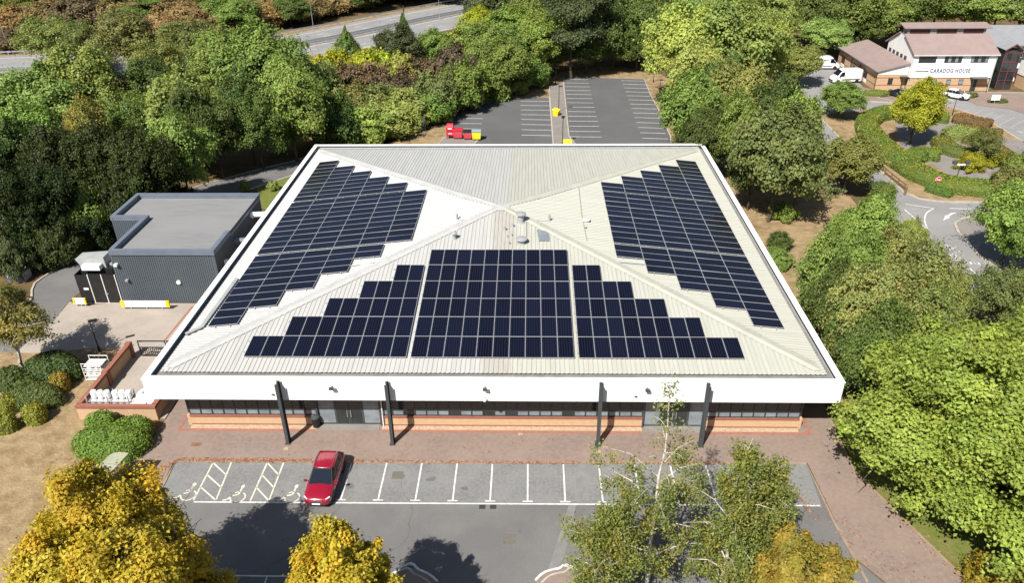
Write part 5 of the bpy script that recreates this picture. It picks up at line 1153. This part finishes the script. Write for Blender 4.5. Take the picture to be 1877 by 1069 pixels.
tree(56.3,38.9,3.77,8.8,'dense',YG,'yellow green tree rising from the garden hedge')
tree(40.8,20.9,3.63,7,'broad',OL,'spreading tree on the grass between the two roads')
tree(42.4,14.4,1.72,4,'broad',MG,'small tree overhanging the road junction')
tree(34.9,0.5,3.23,8,'broad',MG,'bright green tree left of the road markings')
tree(32.3,-0.1,1.87,7,'broad',MG,'thin bright green tree with pale twigs on the dry grass')
tree(40.2,2.6,1.40,5,'broad',LIME,'lime coloured bush at the edge of the road markings')
grp(27.8,-9.5,2.74,9,'dense',MG,WM,'leftmost of its kind')
grp(30.0,-10.4,2.71,9,'dense',MG,WM,'rightmost of its kind')
grp(32.8,-9.5,2.51,9,'broad',OL,WM)
grp(33.7,-13.2,3.24,10,'loose',OL,WM,'leftmost of its kind')
grp(34.8,-14.3,1.96,9,'loose',OL,WM,'rightmost of its kind')
grp(27.2,-14.0,2.37,9,'dense',DG,WM,'leftmost of its kind')
grp(27.9,-17.3,3.05,10,'dense',OL,WM,'leftmost of its kind')
grp(29.5,-17.3,3.05,10,'dense',OL,WM,'rightmost of its kind')
grp(31.8,-17.9,2.63,9,'loose',OL,WM,'second from left of its kind')
grp(27.3,-20.8,2.52,9,'dense',DG,WM,'third from left of its kind')
grp(26.7,-17.0,1.86,8,'dense',DG,WM,'second from left of its kind')
grp(27.1,-20.6,2.34,8,'dense',DG,WM,'rightmost of its kind')
tree(41.2,-10.8,2.26,7,'loose',OL,'small airy tree on the near side of the road at right')
tree(42.5,-12.1,1.77,7,'loose',OL,'airy tree cut by the right edge below the road')
tree(49.9,2.6,3.19,8,'broad',MG,'leafy tree shading the corner kerb at the right edge')
tree(49.7,-0.1,2.83,8,'dense',MG,'dense tree at the right edge behind the corner kerb')
tree(59.7,20.3,2.27,3.5,'shrub',OL,'low olive shrub at the right edge of the garden')
tree(61.9,30.5,2.12,5,'loose',OL,'thin young tree in the middle of the garden')
tree(59.8,29.0,1.97,2.4,'shrub',YG,'bright yellow shrub at the garden path')
tree(63.4,30.2,1.42,2,'shrub',YG,'smaller yellow shrub right of the bright one in the garden')
tree(65.0,27.4,2.08,2.5,'shrub',MG,'green shrub at the far right of the garden')
tree(31.3,13.6,1.54,2,'shrub',MG,'rounded shrub on dry grass beside the right roof edge')
tree(28.8,6.1,1.25,1.8,'shrub',DG,'low dark shrub close to the right wall')
tree(27.4,2.2,1.52,2,'shrub',MG,'green shrub nearest the right eave')
grp(56.4,100.1,6.18,13,'broad',DG,WH,'rightmost of its kind')
grp(60.9,96.9,6.07,13,'dense',DG,WH,'leftmost of its kind')
grp(68.2,99.4,6.69,14,'broad',MG,WH,'leftmost, front row')
grp(74.4,100.0,5.62,11,'broad',MG,WH,'second from left, front row')
grp(70.6,97.9,5.59,8,'dense',DG,WH,'third from left of its kind')
grp(83.4,108.9,7.04,13,'dense',DG,WH,'fourth from left of its kind')
grp(92.0,112.2,7.17,12,'broad',MG,WH,'fourth from left, rear row')
grp(98.7,112.1,6.58,10,'broad',MG,WH,'third from left, front row')
grp(105.1,111.8,6.57,10,'broad',MG,WH,'fourth from left, front row')
grp(108.5,108.4,6.45,10,'broad',LG,WH)
grp(114.4,108.0,6.42,11,'broad',MG,WH,'rightmost, front row')
grp(61.0,124.9,7.65,14,'broad',MG,WH,'second from left, rear row')
grp(76.3,132.7,7.92,14,'dense',DG,WH,'second from left of its kind')
grp(90.9,136.5,8.05,14,'broad',MG,WH,'third from left, rear row')
grp(105.1,135.8,8.01,14,'dense',DG,WH,'rightmost of its kind')
grp(117.9,135.1,7.97,14,'broad',MG,WH,'rightmost, rear row')
grp(46.4,134.2,8.01,14,'broad',DG,WH,'leftmost of its kind')
grp(51.6,117.4,6.76,14,'broad',MG,WH,'leftmost, rear row')
grp(28.0,16.1,3.18,11,'dense',DG,WR,'third from left of its kind')
grp(28.1,24.7,3.33,11,'broad',MG,WR)
# ---- near trees with finer leaves ----
def near(key,x,y,r,hh,ncl,nlf,ls,Hn,zb,col,lab,seed,brown=.3,nl=18,bark='bark',r0=.04,cat='tree',CS=1.,MOD=1.):
    me,lob=crown('broad',seed,ncl,nlf,ls,Hn,zb,nl,CS,MOD); me.materials.append(M['leaf'])
    t=thing('tree',(x,y,0),lab,cat); t.scale=(r,r,hh/Hn)
    c=bpy.data.objects.new('crown',me); COL.objects.link(c); c.parent=t; c.color=(*col,brown); trunkmesh(lob,Hn,r0,True,seed).build('trunk',bark,t)
    return t
near('a',-16.6,-42.8,5.3,11.8,620,330,.0215,2.0,.15,(.47,.40,.04),'large golden yellow maple filling the bottom left corner',101,.45,60,CS=.56)
near('b',-5.8,-43.0,3.5,10.0,300,260,.033,2.6,.25,(.48,.41,.04),'smaller golden yellow maple at the bottom edge left of centre',102,.45,36,CS=.62)
near('c',16.3,-41.0,2.9,7.6,260,190,.038,2.3,.25,(.27,.25,.045),'orange green tree at the bottom edge right of the birches',103,.7,32,CS=.65)
near('e',31.9,-30.0,9.2,11.6,1350,245,.0175,1.45,.02,(.29,.385,.072),'huge lime green tree filling the lower right of the picture',108,.3,95,CS=.48,MOD=.35)
near('f',-38.0,-16.7,3.6,7.6,150,100,.038,2.2,.42,(.23,.24,.07),'thin yellowing tree with pale leaning trunk at the left edge',105,.6,10,'bark_pale',.05,CS=1.1)
# ---- birches: white leaders, hanging sprays of small leaves ----
def birch(x,y,hh,r,seed,lab,dens=1.,lean=(0,0),thin=.78,col=(.185,.245,.06)):
    rs=np.random.RandomState(seed); t=thing('birch_tree',(x,y,0),lab,'birch tree','birches in the car park island'); m=MB(); pos=[];hue=[]
    top=Vector((lean[0],lean[1],hh)); trunk=[Vector((lean[0]*f+rs.normal()*.06,lean[1]*f+rs.normal()*.06,hh*f)) for f in [i/9 for i in range(10)]]; trunk[0]=Vector((0,0,-.1))
    for i in range(9): m.tube(trunk[i],trunk[i+1],.135*(1-i/9.6),.135*(1-(i+1)/9.6),n=7,cap=False)
    nb=int(36*dens)
    for k in range(nb):
        f=.16+.8*(k+.5)/nb; b=trunk[0].lerp(top,f); i=int(f*9); b=trunk[i].lerp(trunk[min(9,i+1)],f*9-i); ph=k*2.4+rs.normal()*.4
        env=r*min(1,(1-f)*1.9+.10)*(1 if f<thin else .55); ln=env*rs.uniform(.65,1.1); d=Vector((math.cos(ph),math.sin(ph),.75)); 
        p1=b+Vector((d.x*ln*.5,d.y*ln*.5,ln*.42)); p2=b+Vector((d.x*ln,d.y*ln,ln*.5)); rr=.05*(1-f)+.012
        m.tube(b,p1,rr,rr*.65,n=5,cap=False); m.tube(p1,p2,rr*.65,rr*.25,n=5,cap=False)
        for s in range(int((9 if f<thin else 4)*dens+1)):
            u=rs.uniform(.25,1.05); q0=(b.lerp(p1,u*2) if u<.5 else p1.lerp(p2,min(1,(u-.5)*2))); q=q0+Vector(rs.normal(size=3))*.22*min(1,ln*.6)
            drop=rs.uniform(.5,1.5)*(1 if f<thin else .45); n=int(72*drop*(1 if f<thin else .32)); zz=rs.uniform(0,1,n)**.8
            o=rs.normal(size=(n,3))*(.15+.10*(1-zz))[:,None]; o[:,2]*=.5
            pos.append(np.array(q)+o-np.stack([zz*0,zz*0,zz*drop],1)); hue.append(np.clip(rs.beta(1.2,2.4)+rs.normal(size=n)*.18,0,1))
            m.tube(q0,q-Vector((0,0,drop*.8)),.008,.004,n=3,cap=False)
    pos=np.concatenate(pos);hue=np.concatenate(hue); n=len(pos); nrm=unit(rs.normal(size=(n,3))+np.array([0,0,.35]))
    me=leafmesh('crown',pos,nrm,.095*rs.uniform(.7,1.3,n),hue,rs.uniform(.7,1.25,n),rs); me.materials.append(M['leaf'])
    c=bpy.data.objects.new('crown',me); COL.objects.link(c); c.parent=t; c.color=(*col,.95); m.build('trunk','bark_pale',t); return t
birch(9.3,-37.0,14.3,3.1,201,'tallest birch, its bare white top reaching over the white fascia',.85,(.5,1.6),.62)
birch(13.0,-38.4,12.0,2.5,202,'bushier birch between the tallest one and the right hand steel post',.88,(.3,.6),.95)
birch(15.2,-36.9,9.8,1.9,203,'smaller birch on the right of the three, over the last bays',.8,(.2,.3),.95)
birch(6.9,-39.6,9.5,2.3,204,'lowest leftmost birch at the bottom edge of the car park island',.85,(-.2,.2),.95)
# ---- clipped bushes and hedges ----
def hedge_obj(t,pos,nrm,V,F,col,brown,ls,core=.6,rs=None):
    rs=rs or np.random.RandomState(3); n=len(pos)
    me=leafmesh('foliage',pos,unit(nrm*.9+rs.normal(size=(n,3))*.45),ls*rs.uniform(.7,1.3,n),np.clip(brown_noise(pos)+rs.normal(size=n)*.12,0,1),rs.uniform(.75,1.2,n),rs,1.3); me.materials.append(M['hedge_leaf'])
    o=bpy.data.objects.new('foliage',me); COL.objects.link(o); o.parent=t; o.color=(*col,brown)
    m=MB(); m.add(V,F); b=m.build('stems','hedge_core',t); b.color=(*[c*core for c in col],1)
def brown_noise(p): return .5+.3*np.sin(p[:,0]*.8+1.3*np.sin(p[:,1]*.7))+.25*np.sin(p[:,1]*1.1+p[:,0]*.4)
def bush(x,y,rx,ry,hh,col,lab,rz=0,brown=.3,ls=.10,flat=3.2,dens=75,group=None,cat='bush',z=0):
    rs=np.random.RandomState(int(abs(x*31+y*17))%9999); t=thing('clipped_bush',(x,y,z),lab,cat,group,rz)
    def surf(u,v,k=1.):  # superellipsoid dome
        cz=np.sin(v); cr=np.cos(v); e1=2/flat; w=1+.05*np.sin(3*u+x)+.04*np.sin(5*u+1.7*y)
        return np.stack([rx*k*w*np.abs(cr)**.75*np.cos(u),ry*k*w*np.abs(cr)**.75*np.sin(u),hh*k*np.abs(cz)**e1*(1+.04*np.sin(4*u+2*v))],-1)
    nu,nv=22,7; V=[];F=[]
    for j in range(nv+1):
        for i in range(nu): V.append(tuple(surf(np.array(2*PI*i/nu),np.array(.5*PI*j/nv*.98),.94)))
    for j in range(nv):
        for i in range(nu): a=j*nu+i; b=j*nu+(i+1)%nu; F.append((a,b,b+nu,a+nu))
    F.append(tuple(nv*nu+i for i in range(nu)))
    area=PI*rx*ry+2*PI*math.sqrt(rx*ry)*hh; n=int(area*dens*(.10/ls)**1.5); u=rs.uniform(0,2*PI,n); v=np.arcsin(rs.uniform(0,1,n))
    # weight so the flat top gets its share
    k=rs.uniform(0,1,n)<PI*rx*ry/area*.7; rr=np.sqrt(rs.uniform(0,1,n)); v=np.where(k,np.arccos(np.clip(rr**1.33,0,1)),v)
    p=surf(u,v,1.); e=.01; nx=np.cross(surf(u+e,v)-p,surf(u,np.minimum(v+e,PI/2-.001))-p+1e-9); nx=unit(nx+np.array([0,0,1e-6])); nx[nx[:,2]<-.2]*=-1
    p=p+rs.normal(size=p.shape)*.035; p[:,2]=np.maximum(p[:,2],.03); hedge_obj(t,p,nx,V,F,col,brown,ls,.5,rs); return t
def hedge(pts,w,hh,col,lab,brown=.8,ls=.15,dens=48,z=.1):
    pts=smooth_path(pts,5); cx,cy=pts[len(pts)//2]; t=thing('clipped_hedge',(cx,cy,z),lab,'hedge'); rs=np.random.RandomState(int(cx*7+cy)%999)
    pr=[(-w/2,0),(-w/2*1.03,hh*.5),(-w/2*.9,hh*.9),(-w*.3,hh),(w*.3,hh),(w/2*.9,hh*.9),(w/2*1.03,hh*.5),(w/2,0)]; V=[];F=[]; n=len(pr); S2=[]
    for i,p in enumerate(pts):
        a=pts[max(0,i-1)];b=pts[min(len(pts)-1,i+1)]; d=Vector((b[0]-a[0],b[1]-a[1])).normalized(); k=.7 if i in(0,len(pts)-1) else 1
        ww=1+.06*math.sin(i*.9+cx)
        S2.append([np.array([p[0]-cx-d.y*q*k*ww,p[1]-cy+d.x*q*k*ww,zz*(1 if k==1 else .9)*(1+.04*math.sin(i*.7))]) for q,zz in pr])
    for s in S2: V+=[tuple(v*np.array([1,1,.96])) for v in s]
    for i in range(len(S2)-1):
        for j in range(n-1): F.append((i*n+j,i*n+j+1,(i+1)*n+j+1,(i+1)*n+j))
    F+=[tuple(range(n))[::-1],tuple((len(S2)-1)*n+j for j in range(n))]
    P_=[];N_=[]
    for i in range(len(S2)-1):
        for j in range(n-1):
            a,b,c,d=S2[i][j],S2[i][j+1],S2[i+1][j+1],S2[i+1][j]; nn=np.cross(b-a,d-a); ar=np.linalg.norm(nn); nn/=ar+1e-9
            if nn[2]<-.1 or np.dot(nn,(a+c)/2-np.array([*(np.array(pts[i])-np.array([cx,cy])),hh*.4]))<0: nn=-nn
            k=int(ar*dens+rs.uniform()); u=rs.uniform(size=(k,1)); v=rs.uniform(size=(k,1)); P_.append(a*(1-u)*(1-v)+b*u*(1-v)+c*u*v+d*(1-u)*v); N_.append(np.repeat(nn[None],k,0))
    for s in (S2[0],S2[-1]):
        k=int(w*hh*dens); q=np.array(s); i0=rs.randint(n,size=k); i1=rs.randint(n,size=k); u=rs.uniform(size=(k,1)); P_.append(q[i0]*(1-u)+q[i1]*u); N_.append(rs.normal(size=(k,3))+np.array([0,0,.5]))
    P_=np.concatenate(P_);N_=np.concatenate(N_); P_=P_+rs.normal(size=P_.shape)*.04; hedge_obj(t,P_,N_,V,F,col,brown,ls,.55,rs); return t
HG=(.14,.235,.03)
b=(-26.59,-25.63); bush(*b,2.75,1.65,1.75,HG,'largest clipped bush, a broad bright green mound before the brick yard wall')
b=(-28.30,-23.51); bush(*b,1.15,.9,1.6,HG,'smallest clipped bush touching the left part of the brick yard wall')
b=(-25.69,-24.15); bush(*b,1.45,1.0,1.6,HG,'clipped bush between the big mound and the brick wall corner')
b=(-35.17,-20.36); bush(*b,2.3,1.3,1.5,(0.095,0.135,0.030),'flat topped dark green clipped bush under the leaning pale trunk',brown=.3)
b=(-33.89,-22.44); bush(*b,.85,.8,1.5,(0.230,0.257,0.027),'round yellow green bush in front of the flat topped one',brown=.5)
b=(-36.54,-21.30); bush(*b,.8,.75,1.4,(0.203,0.230,0.027),'upper of two round yellow green bushes at the left edge',brown=.5)
b=(-35.48,-23.46); bush(*b,.8,.8,1.4,(0.189,0.223,0.027),'lower of two round yellow green bushes at the left edge',brown=.5)
b=(-34.09,-18.61); bush(*b,.75,.7,1.5,(0.230,0.203,0.027),'small golden green bush beside the red soil path',brown=.8)
b=(-35.50,-16.91); bush(*b,2.3,1.6,2.0,(0.061,0.101,0.022),'large dark green bush behind the leaning pale trunk',brown=.3,ls=.14)
b=(-38.08,-18.28); bush(*b,1.5,1.0,1.7,(0.074,0.108,0.024),'dark bush between the road and the round yellow bushes',brown=.4,ls=.14)
b=(-36.16,-19.33); bush(*b,1.0,.7,1.5,(0.081,0.115,0.024),'narrow dark bush at the foot of the leaning trunk',brown=.4,ls=.14)
hedge([(59.49,52.39),(55.67,50.13),(52.80,46.04),(51.72,40.94),(51.27,34.41),(51.30,28.92),(52.14,24.85),(53.76,22.28),(56.18,21.22),(59.14,20.68)],3.0,1.5,(0.135,0.203,0.030),'long curved outer hedge sweeping round the roundabout garden')
hedge([(52.55,30.55),(55.21,33.07),(57.46,32.63)],2.5,1.45,(0.135,0.203,0.030),'short hedge spur branching inward from the long curved hedge')
hedge([(51.09,21.84),(52.93,19.61)],1.2,.9,(0.095,0.176,0.027),'low rectangular hedge block next to the no entry sign',brown=.2)
hedge([(65.65,53.28),(64.76,49.84),(66.21,48.72)],1.9,1.4,(0.149,0.216,0.030),'green hedge block behind the yellow green tree')
hedge([(67.58,49.53),(69.32,47.59),(71.15,45.97)],2.6,1.2,(0.176,0.115,0.041),'brownish clipped hedge along the pale car park')
hedge([(66.72,43.93),(68.16,42.90),(70.71,42.12)],1.3,1.1,(0.162,0.135,0.041),'narrow brownish hedge below the first one at the pale car park')
hedge([(66.13,36.68),(66.03,31.65),(67.16,28.58)],2.4,1.2,(0.149,0.149,0.034),'brown tinged hedge at the right side of the garden')
hedge([(60.16,39.05),(60.11,34.92),(62.31,32.73)],2.4,1.3,(0.135,0.176,0.034),'dark hedge wrapping the pale green mound')
b=(64.55,41.49); bush(*b,2.8,1.9,1.7,(0.230,0.284,0.068),'pale green domed bush in the middle of the garden',ls=.15,dens=50,z=.1)
b=(65.62,39.31); bush(*b,2.0,1.3,1.2,(0.162,0.162,0.041),'brown tinged mound beside the pale green dome',ls=.15,dens=50,z=.1,brown=.9)
b=(61.18,63.96); bush(*b,2.4,1.0,.9,(0.176,0.216,0.034),'low green bush at the corner of the brick wing',ls=.15,dens=50,z=.1)
b=(47.67,63.82); bush(*b,1.4,1.0,.9,(0.135,0.176,0.034),'oval bush on the kerbed tip at the road bend',ls=.15,dens=50,z=.1)
b=(43.89,57.98); bush(*b,1.8,1.5,1.2,(0.176,0.230,0.027),'yellow green clipped bush beside the access road',ls=.15,dens=50)
b=(40.39,50.78); bush(*b,1.8,1.8,1.6,(0.162,0.203,0.027),'larger clipped bush below the yellow green one by the access road',ls=.15,dens=50)
b=(76.64,63.09); bush(*b,1.6,.9,.6,(0.108,0.135,0.027),'diamond shaped low bush beside the white hatchback',ls=.15,dens=50,rz=.4)
b=(79.51,59.79); bush(*b,1.7,.7,.6,(0.095,0.135,0.027),'low dark bush around the white block sign',ls=.15,dens=50)
t=thing('spiky_plant',(*(55.51,20.88),.1),'spiky pale plant at the foot of the outer hedge','plant'); m=MB()
for i in range(46):
    a=rnd.uniform(0,2*PI); l=rnd.uniform(.6,1.2); z=rnd.uniform(.3,1.0); w=.05; s,c=math.sin(a),math.cos(a)
    m.add([(-s*w,c*w,0),(s*w,-c*w,0),(c*l*.55+s*w,s*l*.55-c*w,z*.9),(c*l*.55-s*w,s*l*.55+c*w,z*.9),(c*l,s*l,z*.85)],[(0,1,2,3),(3,2,4)])
o=m.build('leaves','hedge_core',t); o.color=(.20,.22,.10,1)
for q,l in (((-29.40,22.32),'feathery green plant at the kerb behind the annex'),((-32.86,21.97),'small green tuft at the road kerb behind the annex')):
    tree(*q,.75,1.2,'shrub',LG,l)
for q,l in (((-61,-3,16),'nearest'),((-66,3,16),'farthest left'),((-59,2.5,15),'rear')): tree(q[0],q[1],4.6,q[2],'dense',DG,'unseen dark green tree added for shade beyond the left edge, the '+l+' of three')  # unseen trees added left of the frame to shade the lower wood
q=(29.00,-36.71); tree(*q,1.7,2.0,'shrub',(.34,.25,.03),'orange yellow shrub in the bottom right corner under the huge lime tree')

# fallen leaves along the kerb and on the right hand path; uncountable
def litter(name,boxes,n,ma_cols):
    rs=np.random.RandomState(9); V=MB()
    for (a,b,w,k) in boxes:
        for i in range(k):
            t=rs.uniform(); p=(a[0]+(b[0]-a[0])*t+rs.normal()*w,a[1]+(b[1]-a[1])*t+rs.normal()*w*.7); s=rs.uniform(.035,.08); an=rs.uniform(0,PI); z=.068+rs.uniform(0,.02)
            c,s_=math.cos(an)*s,math.sin(an)*s; V.quad((p[0]-c,p[1]-s_,z),(p[0]+s_*.7,p[1]-c*.7,z+.012),(p[0]+c,p[1]+s_,z),(p[0]-s_*.7,p[1]+c*.7,z+.012),rs.randint(len(ma_cols)))
    o=V.build(name,ma_cols); tag(o,'scatter of small orange and tan fallen leaves along the bay edge and right path','leaves',kind='stuff')
mat('leaf_orange',(.28,.10,.045),.8); mat('leaf_tan',(.34,.23,.15),.8); mat('leaf_rust',(.19,.065,.035),.8)
litter('fallen_leaves',[((-21.7,-26.6),(-9,-26.62),.13,1100),((-9,-26.6),(6,-26.62),.10,700),((6,-26.6),(19,-26.6),.1,260),((-21.7,-26.7),(-22.9,-28.4),.12,160),((20,-29),(27,-40),.9,320),((24.6,-27),(28.5,-39),.25,330),((-20,-25),(18,-24.5),1.0,120),((19.2,-26.8),(20.5,-31),.12,120)],0,['leaf_orange','leaf_tan','leaf_rust'])
